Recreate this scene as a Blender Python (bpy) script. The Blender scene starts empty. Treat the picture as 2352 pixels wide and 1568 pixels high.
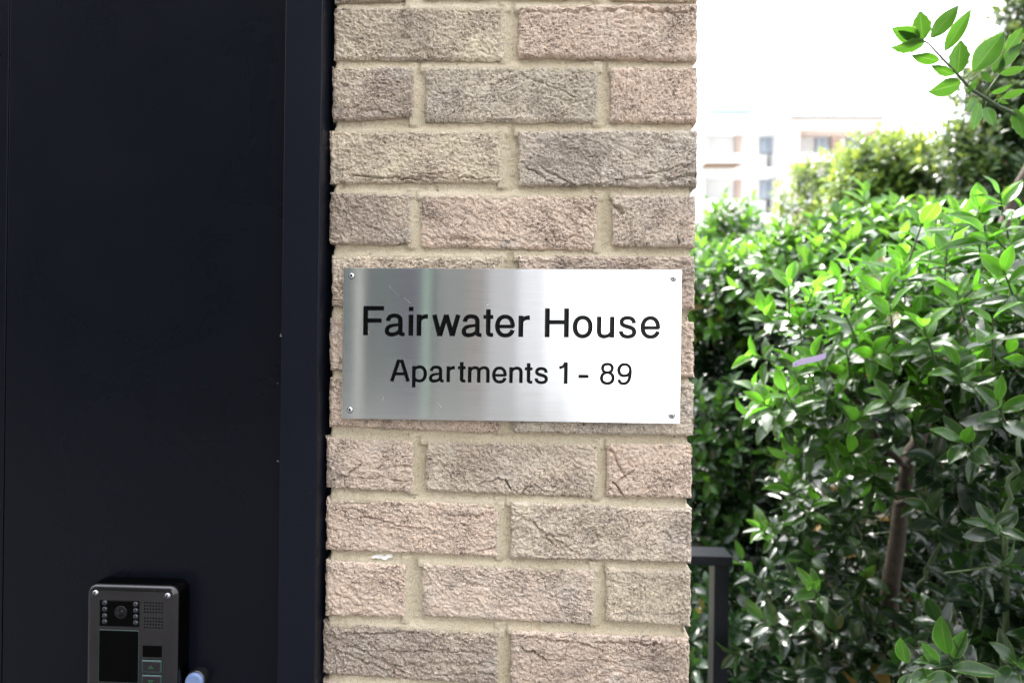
import bpy, bmesh, math, random
import numpy as np
from mathutils import Vector, Matrix, Quaternion

SC = bpy.context.scene
COL = SC.collection
R = math.radians
rng = np.random.default_rng(11)
random.seed(11)

# ------------------------------------------------------------------ camera
YAW, PITCH, ROLL, DIST = 0.041206, -0.002261, 0.013749, 0.82159
CAMP = np.array([0.03798, -DIST, 1.550])
FPX, PCX, PCY = 1568.0, 1176.0, 784.0        # 24 mm lens, in a 2352 px wide frame


def cam_basis():
    cy, sy = math.cos(YAW), math.sin(YAW)
    f = np.array([-sy * math.cos(PITCH), cy * math.cos(PITCH), math.sin(PITCH)])
    r = np.array([cy, sy, 0.0]); u = np.cross(r, f)
    c, s = math.cos(ROLL), math.sin(ROLL)
    return c * r + s * u, -s * r + c * u, f


CR, CU, CF = cam_basis()


def at(px, py, Y=0.0):
    """the point of the vertical plane y = Y seen at (px, py)"""
    d = CF + CR * (px - PCX) / FPX - CU * (py - PCY) / FPX
    return CAMP + d * ((Y - CAMP[1]) / d[1])


cam = bpy.data.cameras.new('camera')
cam.lens = 24; cam.sensor_width = 36; cam.clip_start = 0.02; cam.clip_end = 600
cam.dof.use_dof = True; cam.dof.focus_distance = 0.835; cam.dof.aperture_fstop = 4.5
cam.dof.aperture_blades = 0
co = bpy.data.objects.new('camera', cam); COL.objects.link(co)
M = Matrix(((CR[0], CU[0], -CF[0]), (CR[1], CU[1], -CF[1]), (CR[2], CU[2], -CF[2])))
co.matrix_world = Matrix.Translation(Vector(CAMP)) @ M.to_4x4()
SC.camera = co

# ------------------------------------------------------------------ sky, sun, exposure
SUN_EL, SUN_AZ = R(54), R(-18)
w = bpy.data.worlds.new('World'); SC.world = w; w.use_nodes = True
nt = w.node_tree; nt.nodes.clear()
sky = nt.nodes.new('ShaderNodeTexSky'); sky.sky_type = 'NISHITA'; sky.sun_disc = False
sky.sun_elevation = SUN_EL; sky.sun_rotation = SUN_AZ
sky.air_density = 1.0; sky.dust_density = 3.0; sky.ozone_density = 1.0
hs = nt.nodes.new('ShaderNodeHueSaturation'); hs.inputs['Saturation'].default_value = 0.2
bg = nt.nodes.new('ShaderNodeBackground'); bg.inputs['Strength'].default_value = 0.15
wo = nt.nodes.new('ShaderNodeOutputWorld')
tcw = nt.nodes.new('ShaderNodeTexCoord'); sxyz = nt.nodes.new('ShaderNodeSeparateXYZ'); ma = nt.nodes.new('ShaderNodeMath'); ma.operation = 'MULTIPLY_ADD'
ma.inputs[1].default_value = 2.1; ma.inputs[2].default_value = 0.30; ma.use_clamp = False      # an overcast sky is brightest overhead
mv = nt.nodes.new('ShaderNodeVectorMath'); mv.operation = 'SCALE'
nt.links.new(tcw.outputs['Generated'], sxyz.inputs[0]); nt.links.new(sxyz.outputs[2], ma.inputs[0])
nt.links.new(sky.outputs[0], hs.inputs['Color']); nt.links.new(hs.outputs[0], mv.inputs[0]); nt.links.new(ma.outputs[0], mv.inputs['Scale'])
nt.links.new(mv.outputs[0], bg.inputs['Color'])
nt.links.new(bg.outputs[0], wo.inputs[0])
sl = bpy.data.lights.new('sun', 'SUN'); sl.energy = 1.5; sl.angle = R(16); sl.color = (1, .95, .87)
so = bpy.data.objects.new('sun', sl); COL.objects.link(so)
sd = Vector((math.sin(SUN_AZ) * math.cos(SUN_EL), math.cos(SUN_AZ) * math.cos(SUN_EL), math.sin(SUN_EL)))
so.rotation_euler = sd.to_track_quat('Z', 'Y').to_euler(); so.location = (3, 8, 12)
SC.view_settings.view_transform = 'Standard'; SC.view_settings.look = 'None'
SC.view_settings.gamma = 1.0; SC.view_settings.exposure = 2.38
SC.render.engine = 'CYCLES'
SC.cycles.use_denoising = True
SC.cycles.max_bounces = 8; SC.cycles.transmission_bounces = 6; SC.cycles.transparent_max_bounces = 8
SC.cycles.sample_clamp_indirect = 8


# ------------------------------------------------------------------ helpers
def tag(o, label, cat, group=None):
    o['label'] = label; o['category'] = cat
    if group: o['group'] = group
    return o


def empty(name, loc, label=None, cat=None, group=None):
    o = bpy.data.objects.new(name, None); COL.objects.link(o); o.location = loc
    o.empty_display_size = .05
    if label: tag(o, label, cat, group)
    return o


def link(name, me, mat, parent=None, smooth=False):
    o = bpy.data.objects.new(name, me); COL.objects.link(o)
    if mat is not None:
        me.materials.clear(); me.materials.append(mat)
    if parent is not None:
        o.parent = parent
        # vertices are given in world space: bring them into the parent's space
        p = parent; off = Vector((0, 0, 0))
        while p is not None:
            off += Vector(p.location); p = p.parent
        o.data.transform(Matrix.Translation(-off))
    if smooth:
        me.polygons.foreach_set('use_smooth', np.ones(len(me.polygons), bool))
    me.update()
    return o


def unit0(a): return a / np.linalg.norm(a)


class MB:
    """collects polygons of one mesh"""
    def __init__(s): s.v = []; s.f = []

    def add(s, vs, fs):
        n = len(s.v); s.v += [tuple(map(float, q)) for q in vs]; s.f += [[i + n for i in f] for f in fs]; return s

    def box(s, x0, x1, y0, y1, z0, z1):
        vs = [(x, y, z) for x in (x0, x1) for y in (y0, y1) for z in (z0, z1)]
        return s.add(vs, [(0, 1, 3, 2), (4, 6, 7, 5), (0, 4, 5, 1), (2, 3, 7, 6), (0, 2, 6, 4), (1, 5, 7, 3)])

    def tube(s, pts, rad, seg=10, jit=0.0, cap=True):
        pts = [np.array(p, float) for p in pts]; rings = []
        ref = np.array([.31, .17, .93])
        for i, p in enumerate(pts):
            a = pts[max(i - 1, 0)]; b = pts[min(i + 1, len(pts) - 1)]
            t = (b - a) / (np.linalg.norm(b - a) + 1e-9)
            e1 = np.cross(t, ref); e1 /= np.linalg.norm(e1) + 1e-9; e2 = np.cross(t, e1)
            r_ = rad[i] if hasattr(rad, '__len__') else rad
            rings.append([p + (e1 * math.cos(k * 2 * math.pi / seg) + e2 * math.sin(k * 2 * math.pi / seg)) * r_ *
                          (1 + jit * (random.random() - .5)) for k in range(seg)])
        vs = [q for r_ in rings for q in r_]
        fs = [(i * seg + k, i * seg + (k + 1) % seg, (i + 1) * seg + (k + 1) % seg, (i + 1) * seg + k)
              for i in range(len(pts) - 1) for k in range(seg)]
        if cap:
            fs.append(tuple(range(seg))[::-1]); fs.append(tuple((len(pts) - 1) * seg + k for k in range(seg)))
        return s.add(vs, fs)

    def lathe_y(s, c, prof, seg=32):
        """prof: list of (radius, y offset); axis along y, first entry is the outermost / rearmost"""
        n = len(prof); vs = []
        for r_, y in prof:
            vs += [(c[0] + r_ * math.cos(k * 2 * math.pi / seg), c[1] + y, c[2] + r_ * math.sin(k * 2 * math.pi / seg)) for k in range(seg)]
        fs = [(i * seg + k, i * seg + (k + 1) % seg, (i + 1) * seg + (k + 1) % seg, (i + 1) * seg + k)
              for i in range(n - 1) for k in range(seg)]
        fs.append(tuple((n - 1) * seg + k for k in range(seg)))
        return s.add(vs, fs)

    def mesh(s, name):
        me = bpy.data.meshes.new(name); me.from_pydata(s.v, [], s.f); me.validate(); return me

    def build(s, name, mat, parent=None, smooth=False, bevel=0):
        o = link(name, s.mesh(name), mat, parent, smooth)
        bm = bmesh.new(); bm.from_mesh(o.data); bmesh.ops.recalc_face_normals(bm, faces=bm.faces); bm.to_mesh(o.data); bm.free()
        if bevel:
            b = o.modifiers.new('bevel', 'BEVEL'); b.width = bevel; b.segments = 3; b.limit_method = 'ANGLE'; b.angle_limit = R(40)
            o.data.polygons.foreach_set('use_smooth', np.ones(len(o.data.polygons), bool))
            wn = o.modifiers.new('wn', 'WEIGHTED_NORMAL'); wn.keep_sharp = True
        return o


# numpy noise
def _h(ix, iy, seed):
    n = (ix.astype(np.int64) * 374761393 + iy.astype(np.int64) * 668265263 + seed * 1442695041) & 0xffffffff
    n = ((n ^ (n >> 13)) * 1274126177) & 0xffffffff
    return ((n ^ (n >> 16)) & 0xffff) / 65535.0


def vnoise(x, y, seed=0):
    ix = np.floor(x); iy = np.floor(y); fx = x - ix; fy = y - iy
    fx = fx * fx * (3 - 2 * fx); fy = fy * fy * (3 - 2 * fy)
    a = _h(ix, iy, seed); b = _h(ix + 1, iy, seed); c = _h(ix, iy + 1, seed); d = _h(ix + 1, iy + 1, seed)
    return (a * (1 - fx) + b * fx) * (1 - fy) + (c * (1 - fx) + d * fx) * fy


def fbm(x, y, seed=0, o=4, g=.5):
    s = 0; a = 1; t = 0
    for i in range(o):
        s = s + a * vnoise(x * 2 ** i, y * 2 ** i, seed + i * 17); t += a; a *= g
    return s / t - .5


# shader helpers
class NT:
    def __init__(s, name):
        s.m = bpy.data.materials.new(name); s.m.use_nodes = True; s.t = s.m.node_tree
        s.b = s.t.nodes['Principled BSDF']; s.out = s.t.nodes['Material Output']

    def n(s, typ, **kw):
        nd = s.t.nodes.new('ShaderNode' + typ)
        for k, v in kw.items():
            if k[0] == '_':
                setattr(nd, k[1:], v)
            else:
                nd.inputs[k].default_value = v
        return nd

    def l(s, a, b): s.t.links.new(a, b); return s

    def noise(s, vec, scale, detail=4, rough=.5, dist=0.0):
        nd = s.n('TexNoise', Scale=scale, Detail=detail, Roughness=rough, Distortion=dist)
        s.l(vec, nd.inputs['Vector']); return nd.outputs['Fac']

    def ramp(s, fac, stops):
        r_ = s.n('ValToRGB'); e = r_.color_ramp.elements
        while len(e) < len(stops): e.new(.5)
        for q, (p, c) in zip(e, stops):
            q.position = p; q.color = (c, c, c, 1) if not hasattr(c, '__len__') else (*c, 1)
        s.l(fac, r_.inputs[0]); return r_.outputs[0]

    def mix(s, fac, a, b, typ='MIX'):
        m = s.n('Mix', _data_type='RGBA', _blend_type=typ)
        for k, v in ((0, fac), (6, a), (7, b)):
            if hasattr(v, 'node'): s.l(v, m.inputs[k])
            elif k == 0: m.inputs[0].default_value = v
            else: m.inputs[k].default_value = (*v, 1)
        return m.outputs[2]

    def math(s, op, a, b=0.0):
        m = s.n('Math', _operation=op)
        for k, v in ((0, a), (1, b)):
            if hasattr(v, 'node'): s.l(v, m.inputs[k])
            else: m.inputs[k].default_value = v
        return m.outputs[0]

    def bump(s, h, strength, dist, prev=None):
        b = s.n('Bump', Strength=strength, Distance=dist); s.l(h, b.inputs['Height'])
        if prev: s.l(prev, b.inputs['Normal'])
        return b.outputs[0]

    def obj(s): return s.n('TexCoord').outputs['Object']

    def map(s, vec, scale=(1, 1, 1), rot=(0, 0, 0)):
        m = s.n('Mapping'); m.inputs['Scale'].default_value = scale; m.inputs['Rotation'].default_value = rot
        s.l(vec, m.inputs[0]); return m.outputs[0]


def simple(name, col, rough=.5, metal=0., spec=.5, noise=.0, nscale=30., bump=0., coat=0.):
    t = NT(name); t.b.inputs['Roughness'].default_value = rough; t.b.inputs['Metallic'].default_value = metal
    t.b.inputs['Specular IOR Level'].default_value = spec; t.b.inputs['Coat Weight'].default_value = coat
    v = t.obj(); f = t.noise(v, nscale, 5, .6)
    c = t.mix(t.ramp(f, [(.3, 0.), (.7, 1.)]), tuple(x * (1 - noise) for x in col), tuple(min(1, x * (1 + noise)) for x in col))
    t.l(c, t.b.inputs['Base Color'])
    if bump: t.l(t.bump(t.noise(v, nscale * 6, 4), .4, bump), t.b.inputs['Normal'])
    return t.m


# ------------------------------------------------------------------ materials: masonry
def mat_brick():
    t = NT('sand-faced brick'); v = t.obj()
    a = t.n('Attribute', _attribute_name='tint'); sep = t.n('SeparateColor'); t.l(a.outputs['Color'], sep.inputs[0])
    pink, grey, dark = sep.outputs
    wq0 = v
    n1 = t.noise(v, 14, 3, .6); n2 = t.noise(v, 38, 4, .6)
    f_p = t.ramp(t.math('ADD', t.math('MULTIPLY', pink, .75), t.math('MULTIPLY', n1, .55)), [(.35, 0.), (.75, 1.)])
    c = t.mix(f_p, (.70, .595, .44), (.715, .55, .435))
    f_g = t.ramp(t.math('ADD', t.math('MULTIPLY', grey, .6), t.math('MULTIPLY', n2, .7)), [(.52, 0.), (.92, .45)])
    c = t.mix(f_g, c, (.52, .49, .45))
    # smoky kiln patches
    n3 = t.noise(v, 11, 5, .62, .6)
    f_d = t.ramp(t.math('ADD', t.math('MULTIPLY', dark, .38), n3), [(.60, 0.), (.88, .62)])
    c = t.mix(f_d, c, (.25, .20, .165))
    # charcoal streaks along the drag of the clay
    stk = t.noise(t.map(wq0, (1, 1, 4.2), (0, .25, 0)), 26, 5, .65, .4)
    c = t.mix(t.ramp(stk, [(.57, 0.), (.70, .65)]), c, (.16, .135, .125))
    # pale sand bloom
    f_w = t.ramp(t.noise(v, 20, 5, .7, .3), [(.55, 0.), (.78, .5)])
    c = t.mix(f_w, c, (.78, .73, .65))
    # sand grains and dark specks; the dark ones also paint shade into the pits
    dens = t.ramp(t.noise(v, 24, 4, .6, .5), [(.34, 0.), (.66, .13)])
    g = t.noise(v, 620, 3, .7)
    c = t.mix(t.ramp(t.math('ADD', t.math('SUBTRACT', g, dens), .055), [(.36, .7), (.46, 0.)]), c, (.19, .14, .11))
    c = t.mix(t.ramp(g, [(.53, 0.), (.68, .6)]), c, (.86, .80, .70))
    wv = t.n('VectorMath', _operation='ADD'); nv_ = t.n('TexNoise', Scale=90, Detail=2); t.l(v, nv_.inputs['Vector'])
    sc_ = t.n('VectorMath', _operation='SCALE'); t.l(nv_.outputs['Color'], sc_.inputs[0]); sc_.inputs['Scale'].default_value = .006
    t.l(v, wv.inputs[0]); t.l(sc_.outputs[0], wv.inputs[1]); wq = wv.outputs[0]
    s2 = t.math('ADD', t.math('SUBTRACT', t.noise(t.map(wq, (1, 1, 1.9)), 260, 2.5, .55), dens), .055)
    c = t.mix(t.ramp(s2, [(.30, .85), (.40, 0.)]), c, (.12, .085, .07))
    s3 = t.noise(t.map(v, (1, 1, 1), (0, 0, 1)), 170, 2, .5)
    c = t.mix(t.ramp(s3, [(.71, 0.), (.78, .8)]), c, (.09, .09, .10))
    c = t.mix(t.ramp(t.noise(v, 120, 2), [(.7, 0.), (.8, .5)]), c, (.50, .24, .17))
    t.l(c, t.b.inputs['Base Color']); t.b.inputs['Roughness'].default_value = .92
    t.b.inputs['Specular IOR Level'].default_value = .2
    h = t.math('ADD', t.noise(v, 900, 3, .6), t.math('MULTIPLY', t.noise(v, 420, 3, .6), 1.2))
    t.l(t.bump(h, 1.0, .0011), t.b.inputs['Normal'])
    return t.m


def mat_mortar():
    t = NT('lime mortar'); v = t.obj()
    c = t.mix(t.ramp(t.noise(v, 9, 5, .6), [(.3, 0.), (.7, 1.)]), (.48, .405, .285), (.61, .53, .40))
    g = t.noise(v, 700, 3, .6)
    c = t.mix(t.ramp(g, [(.34, .7), (.47, 0.)]), c, (.22, .17, .10))
    c = t.mix(t.ramp(g, [(.6, 0.), (.72, .4)]), c, (.74, .68, .55))
    c = t.mix(t.ramp(t.noise(v, 26, 4, .6), [(.6, 0.), (.8, .5)]), c, (.64, .57, .45))
    c = t.mix(t.ramp(t.noise(v, 150, 2), [(.22, .8), (.28, 0.)]), c, (.10, .08, .05))
    t.l(c, t.b.inputs['Base Color']); t.b.inputs['Roughness'].default_value = .95
    t.b.inputs['Specular IOR Level'].default_value = .15
    h = t.math('ADD', t.noise(v, 1000, 2, .6), t.noise(v, 400, 3, .6))
    t.l(t.bump(h, .9, .0009), t.b.inputs['Normal'])
    return t.m


# ------------------------------------------------------------------ brick pier
# (x left, x right, top left, top right, bottom left, bottom right, pink, grey, dark, crease angle)
BR = [
    (768, 942, -118, -118, 4, -3, .3, .3, .8, 0), (972, 1374, -118, -118, -7, -7, .4, .4, .2, 10), (1404, 1601, -118, -118, -5, 3, .9, .2, .2, 0),
    (766.6, 1159, 15, 15, 133, 137, .15, .35, .45, -8), (1192, 1601, 14, 9, 128, 137, .7, .25, .35, 4),
    (762.7, 949, 153.5, 154, 275, 267, .45, .5, .75, 5), (975.6, 1374, 152, 153, 277, 278, .1, .75, .45, 28), (1404, 1601, 155, 155, 278, 280, .85, .3, .15, 80),
    (757, 1154.5, 299, 302, 419, 417, .2, .2, .35, -4), (1192, 1600, 301, 300, 424, 428, .3, 1.0, .6, -16),
    (757, 944, 441, 444, 558, 560, .4, .4, .75, -30), (968, 1374, 446, 449, 566, 573, .9, .25, .25, -25), (1409, 1597, 447, 449, 563, 566, .5, .6, .35, 60),
    (761, 1153, 586, 589, 703, 706, .3, .25, .4, 5), (1192.7, 1595, 588, 590, 707, 709, .6, .4, .7, 3),
    (757.5, 945, 730, 733, 850, 853, .6, .3, .6, -55), (968, 1372, 734, 738, 854, 860, .5, .4, .3, 0), (1400, 1594, 738, 741, 863, 866, .95, .1, .1, 20),
    (755.6, 1152, 866, 873, 979, 996, .9, .2, .2, 8), (1181, 1593, 876, 882, 993, 999, .3, .8, .4, -6),
    (749, 948, 1004, 1012, 1120, 1131, .6, .5, .3, 20), (977.5, 1374, 1011, 1020, 1128, 1143, .4, .45, .4, -35), (1396, 1589, 1019, 1021, 1140, 1144, 1., .0, .1, 30),
    (748, 1147.5, 1144, 1157, 1264, 1280, .9, .15, .1, -12), (1174, 1587, 1153, 1169, 1281, 1292, .35, .55, .4, 38),
    (748, 932, 1287, 1297, 1414, 1418, .95, .2, .1, -20), (969.7, 1366, 1294, 1309, 1416, 1437, .6, .55, .45, -20), (1395, 1586, 1304, 1313, 1426, 1439, .2, .2, .55, 75),
    (741, 1146, 1431, 1453, 1550, 1574, .5, .5, .95, -18), (1175, 1583, 1449, 1466, 1572, 1590, .7, .3, .6, 12),
    (741, 930, 1566, 1580, 1690, 1700, .6, .3, .4, 0), (960, 1366, 1590, 1600, 1712, 1722, .4, .4, .4, 8), (1393, 1582, 1604, 1612, 1728, 1735, .8, .2, .2, 20),
]
# creases (brick index, u0, v0, u1, v1, depth mm, width mm): v from the top
CREASE = [
    (3, .5, .75, .8, .85, .9, 1.1), (4, .02, .12, .45, .10, 1.4, 1.6), (4, .5, .1, .98, .13, 1.6, 1.6),
    (8, .12, .86, .52, .93, 2.4, 1.6), (8, .5, .9, .93, .93, 1.7, 1.4), (8, .45, .8, .75, .84, 1.2, 1.2),
    (9, .03, .62, .2, .95, 1.8, 1.8), (9, .12, .65, .3, 1.0, 1.4, 1.8), (9, .42, .97, .75, .8, 1.5, 1.6), (9, .72, .8, .98, .58, 1.4, 1.6), (9, .8, .9, 1.0, .78, 1.8, 2.0),
    (10, .3, .6, .62, .75, 1.0, 1.4), (11, .05, .83, .5, .88, 1.2, 1.4), (11, .78, .3, .98, .68, .8, 1.6), (11, .68, .3, .9, .75, .8, 1.6),
    (12, .0, .22, .12, .36, 3.6, 3.6), (12, .79, .78, .8, .95, 2.6, .9), (14, .2, .32, .7, .38, 1.8, 2.), (14, .6, .42, .95, .5, 1.8, 2.),
    (5, .3, .8, .8, .92, 1.2, 1.6), (5, .1, .85, .4, .7, .9, 1.4), (6, .35, .35, .55, .15, 1., 1.6), (6, .55, .12, .9, .6, 1.1, 1.6), (6, .6, .45, .95, .68, .9, 1.6),
    (15, .1, .9, .9, .3, 1.6, 2.), (20, .05, .92, .45, .45, 1.6, 1.4), (20, .35, .75, .95, .78, 1.8, 1.3), (20, .5, .55, .98, .48, 1., 1.2),
    (21, .3, .82, .48, .72, 1.6, 1.3), (21, .46, .73, .5, .95, 3.2, 1.4), (21, .56, .95, .59, .86, 2.6, 1.1), (21, .02, .45, .3, .55, .7, 1.4),
    (22, .03, .12, .2, .62, 1.6, 2.6), (22, .05, .72, .2, .98, 2.6, 2.), (22, .15, .7, .3, .5, 1.4, 1.6),
    (23, .12, .18, .4, .5, 1.4, 1.6), (23, .35, .5, .6, .53, 1.2, 1.6), (23, .68, .28, .95, .2, 1.5, 1.3), (23, .85, .93, 1., .8, 1.5, 1.6),
    (24, .02, .1, .3, .85, 1.1, 2.), (24, .1, .3, .38, .92, 1.1, 2.), (24, .25, .55, .34, .6, 1.6, 1.6), (24, .15, .5, .3, .95, 1., 1.6),
    (25, .1, .55, .5, .95, .7, 1.6), (26, .74, .55, .98, .25, .9, 1.6), (26, .3, .1, .6, .5, .8, 1.6),
    (28, .0, .22, .5, .9, 1.6, 2.2), (28, .05, .5, .5, 1.0, 1.6, 2.), (28, .1, .18, .55, .1, 1.6, 1.6), (28, .3, .5, .95, .38, 1.4, 2.), (28, .35, .75, .98, .6, 1.5, 2.), (28, .55, .9, .98, .8, 1.4, 2.),
    (29, .06, .08, .5, .22, 1.8, 1.8), (29, .45, .15, .95, .12, 1.6, 1.8), (29, .06, .3, .2, .55, 3., 2.2), (29, .2, .5, .6, .45, 1., 2.), (29, .5, .7, .95, .6, 1., 2.),
]


def brick_mesh(quad, seed, step, ang, depth, creases, acc, tint, front_y=0.0, rough_amp=1.0):
    """quad: tl, tr, bl, br in (x, z). Appends vertices and faces of a brick whose face looks to -y."""
    tl, tr, bl, br = [np.array(q, float) for q in quad]
    W = np.linalg.norm(tr - tl); H = np.linalg.norm(tl - bl)
    nu = max(3, int(W / step)); nv = max(3, int(H / step))
    u, v = np.meshgrid(np.linspace(0, 1, nu + 1), np.linspace(0, 1, nv + 1), indexing='ij')
    # keep a fine edge row
    x = (1 - v) * ((1 - u) * tl[0] + u * tr[0]) + v * ((1 - u) * bl[0] + u * br[0])
    z = (1 - v) * ((1 - u) * tl[1] + u * tr[1]) + v * ((1 - u) * bl[1] + u * br[1])
    X = x * 1000 + seed * 531.7; Z = z * 1000 + seed * 97.3
    du = np.minimum(u, 1 - u) * W * 1000; dv = np.minimum(v, 1 - v) * H * 1000
    # ragged outline
    fe_u = np.clip(1 - du / 9, 0, 1); fe_v = np.clip(1 - dv / 7, 0, 1)
    x = x + fe_u * (fbm(Z / 9, X * 0 + seed, 3, 4, .6) * 2.6 + fbm(Z / 2.2, X / 3, 5, 2) * 1.5) * 1e-3 * rough_amp
    z = z + fe_v * (fbm(X / 14, Z * 0 + seed * 3.3, 7, 5, .6) * 3.4 + fbm(X / 2.5, Z / 3, 9, 2) * 1.3) * 1e-3 * rough_amp
    # surface relief, mm (positive = towards the viewer)
    ca, sa = math.cos(R(ang)), math.sin(R(ang))
    wx = fbm(X / 22, Z / 22, 21, 3) * 16; wz = fbm(X / 22, Z / 22, 31, 3) * 16
    A = (X + wx) * ca + (Z + wz) * sa; B = -(X + wx) * sa + (Z + wz) * ca
    h = fbm(X / 45, Z / 45, 41, 3) * 2.6 * rough_amp
    h += fbm(A / 7, B / 3.0, 51, 3, .6) * 3.6 * rough_amp
    rid = 1 - np.abs(fbm(A / 10, B / 2.6, 61, 3, .55)) * 6
    h -= np.clip(rid, 0, 1) ** 3 * 1.3 * rough_amp * (.4 + 1.2 * np.clip(fbm(X / 30, Z / 30, 71, 2) + .5, 0, 1))
    fold_ = np.abs(fbm(A / 34, B / 7.5, 63, 4, .5)); gate = np.clip(fbm(X / 50, Z / 40, 73, 2) * 5 + .25, 0, 1)
    h -= np.clip(1 - fold_ * 26, 0, 1) * 1.9 * gate * rough_amp
    pit = vnoise(X / 2.1, Z / 2.1, 81); h -= np.clip((pit - .70) * 5, 0, 1) * 1.9 * rough_amp
    h += (vnoise(X / 1.7, Z / 1.7, 91) - .5) * 2.0 * rough_amp
    for (u0, v0, u1, v1, dp, wd) in creases:
        a = np.array([u0 * W, v0 * H]) * 1000; b = np.array([u1 * W, v1 * H]) * 1000
        px = u * W * 1000 + fbm(X / 11, Z / 11, 101 + int(u0 * 99), 3) * 7; pz = v * H * 1000 + fbm(X / 11, Z / 11, 131 + int(v0 * 99), 4, .6) * 11
        d = b - a; L = np.linalg.norm(d); d /= L
        t = np.clip(((px - a[0]) * d[0] + (pz - a[1]) * d[1]), 0, L)
        dist = np.hypot(px - a[0] - t * d[0], pz - a[1] - t * d[1])
        wv = wd * (.45 + .9 * vnoise(X / 6, Z / 6, 151)) * np.clip(np.minimum(t, L - t) / 6 + .25, 0, 1)
        s = (px - a[0]) * -d[1] + (pz - a[1]) * d[0]
        h -= 2.1 * dp * np.exp(-(dist / (wv * .62 + .05)) ** 2) * 1.25
        h += dp * .30 * np.exp(-((dist - wv * 1.3) / (wv + .1)) ** 2) * (s < 0)
    # arris
    e = np.minimum(du, dv)
    h -= 2.6 * np.clip(1 - e / 3.2, 0, 1) ** 2
    y = front_y - h * 1e-3
    n0 = len(acc['v'])
    P = np.stack([x, y, z], -1)
    nvx = nv + 1
    acc['v'].append(P.reshape(-1, 3))
    idx = np.arange((nu + 1) * nvx).reshape(nu + 1, nvx)
    base = acc['n']
    q = np.stack([idx[:-1, :-1], idx[:-1, 1:], idx[1:, 1:], idx[1:, :-1]], -1).reshape(-1, 4) + base
    acc['f'].append(q); cnt = (nu + 1) * nvx
    # sides
    ring = np.concatenate([idx[:, 0], idx[-1, 1:], idx[::-1, -1][1:], idx[0, ::-1][1:-1]])
    Pr = P.reshape(-1, 3)[ring]; m = len(ring)
    c = Pr.mean(0); prev = ring + base; nxt = base + cnt
    for k, yy in enumerate((.0035, .008, .02, .045, depth)):
        Q = Pr.copy(); Q[:, 1] = front_y + yy
        jitter = (fbm(Pr[:, 0] * 130 + k * 5, Pr[:, 2] * 130 + yy * 300, seed + k, 3)) * .0022
        dirn = Pr[:, [0, 2]] - c[[0, 2]]; dirn = np.sign(dirn) * (np.abs(dirn) > np.array([W / 2, H / 2]) - .004)
        Q[:, 0] += dirn[:, 0] * (jitter + .0006); Q[:, 2] += dirn[:, 1] * (jitter + .0004)
        acc['v'].append(Q); ids = nxt + np.arange(m)
        acc['f'].append(np.stack([prev, np.roll(prev, -1), np.roll(ids, -1), ids], -1))
        prev = ids; nxt += m
    acc['n'] = nxt
    acc['t'].append(np.tile(np.array([*tint, 1.0]), (cnt + 5 * m, 1)))


def acc_new(): return {'v': [], 'f': [], 't': [], 'n': 0}


def acc_mesh(acc, name, attr='tint'):
    V = np.concatenate(acc['v']); F = np.concatenate(acc['f'])
    me = bpy.data.meshes.new(name)
    me.vertices.add(len(V)); me.vertices.foreach_set('co', V.astype(np.float32).ravel())
    me.loops.add(F.size); me.loops.foreach_set('vertex_index', F.astype(np.int32).ravel())
    me.polygons.add(len(F)); me.polygons.foreach_set('loop_start', np.arange(0, F.size, F.shape[1], dtype=np.int32))
    me.polygons.foreach_set('loop_total', np.full(len(F), F.shape[1], np.int32))
    me.update(calc_edges=True)
    if acc['t']:
        a = me.color_attributes.new(attr, 'FLOAT_COLOR', 'POINT')
        a.data.foreach_set('color', np.concatenate(acc['t']).astype(np.float32).ravel())
    return me


XL, XR = -.2205, .2205
Z5 = at(1176, 586.5)[2]
pier = empty('brick_pier', (0, .22, 0), 'weathered buff and pink brick pier carrying the steel name plate', 'brick pier')
acc = acc_new(); rects = []
for i, b in enumerate(BR):
    q = [at(b[0], b[2]), at(b[1], b[3]), at(b[0], b[4]), at(b[1], b[5])]
    q = [(p[0], p[2]) for p in q]
    rects.append(q)
    proud = [0, .0012, -.0008, .0015, -.0012][i % 5]
    brick_mesh(q, i + 3, .00115, b[9], .1, [c[1:] for c in CREASE if c[0] == i], acc, (b[6], b[7], b[8]), proud)
# unseen courses above and below, and the return of the pier behind its face
for k in range(-22, 19):
    z1 = Z5 + .075 * k; z0 = z1 - .0645
    if z1 < .0: continue
    z0 = max(z0, 0.003)
    even = (k % 2 == 0)
    if not (-8 < k < 6):
        xs = [(XL, -.0055), (.0055, XR)] if even else [(XL, XL + .1025), (XL + .1135, XR - .1135), (XR - .1025, XR)]
        for j, (a, b) in enumerate(xs):
            brick_mesh([(a, z1), (b, z1), (a, z0), (b, z0)], k * 7 + j + 900, .006, 0, .1, [], acc, (rng.random(), rng.random() * .7, rng.random() * .7), 0.0, .8)
    for sx in (-1, 1):
        ys = [(.113, .328), (.339, .44)] if even else [(.113, .215), (.226, .44)]
        for j, (a, b) in enumerate(ys):
            tmp = acc_new()
            brick_mesh([(a, z1), (b, z1), (a, z0), (b, z0)], k * 11 + j + 400 + sx * 50, .004 if -8 < k < 6 else .01, 0, .09, [], tmp, (rng.random(), rng.random() * .6, rng.random() * .6), 0.0, .8)
            for P in tmp['v']:
                o_ = P.copy(); P[:, 0] = sx * (.2205 - o_[:, 1]); P[:, 1] = o_[:, 0]
            base = acc['n']
            for F in tmp['f']: acc['f'].append((F if sx < 0 else F[:, ::-1]) + base)
            acc['v'] += tmp['v']; acc['t'] += tmp['t']; acc['n'] += tmp['n']
M_BRICK = mat_brick(); M_MORTAR = mat_mortar()
me = acc_mesh(acc, 'brickwork')
brickwork = link('brickwork', me, M_BRICK, pier, True)
me.set_sharp_from_angle(angle=R(75))

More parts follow.
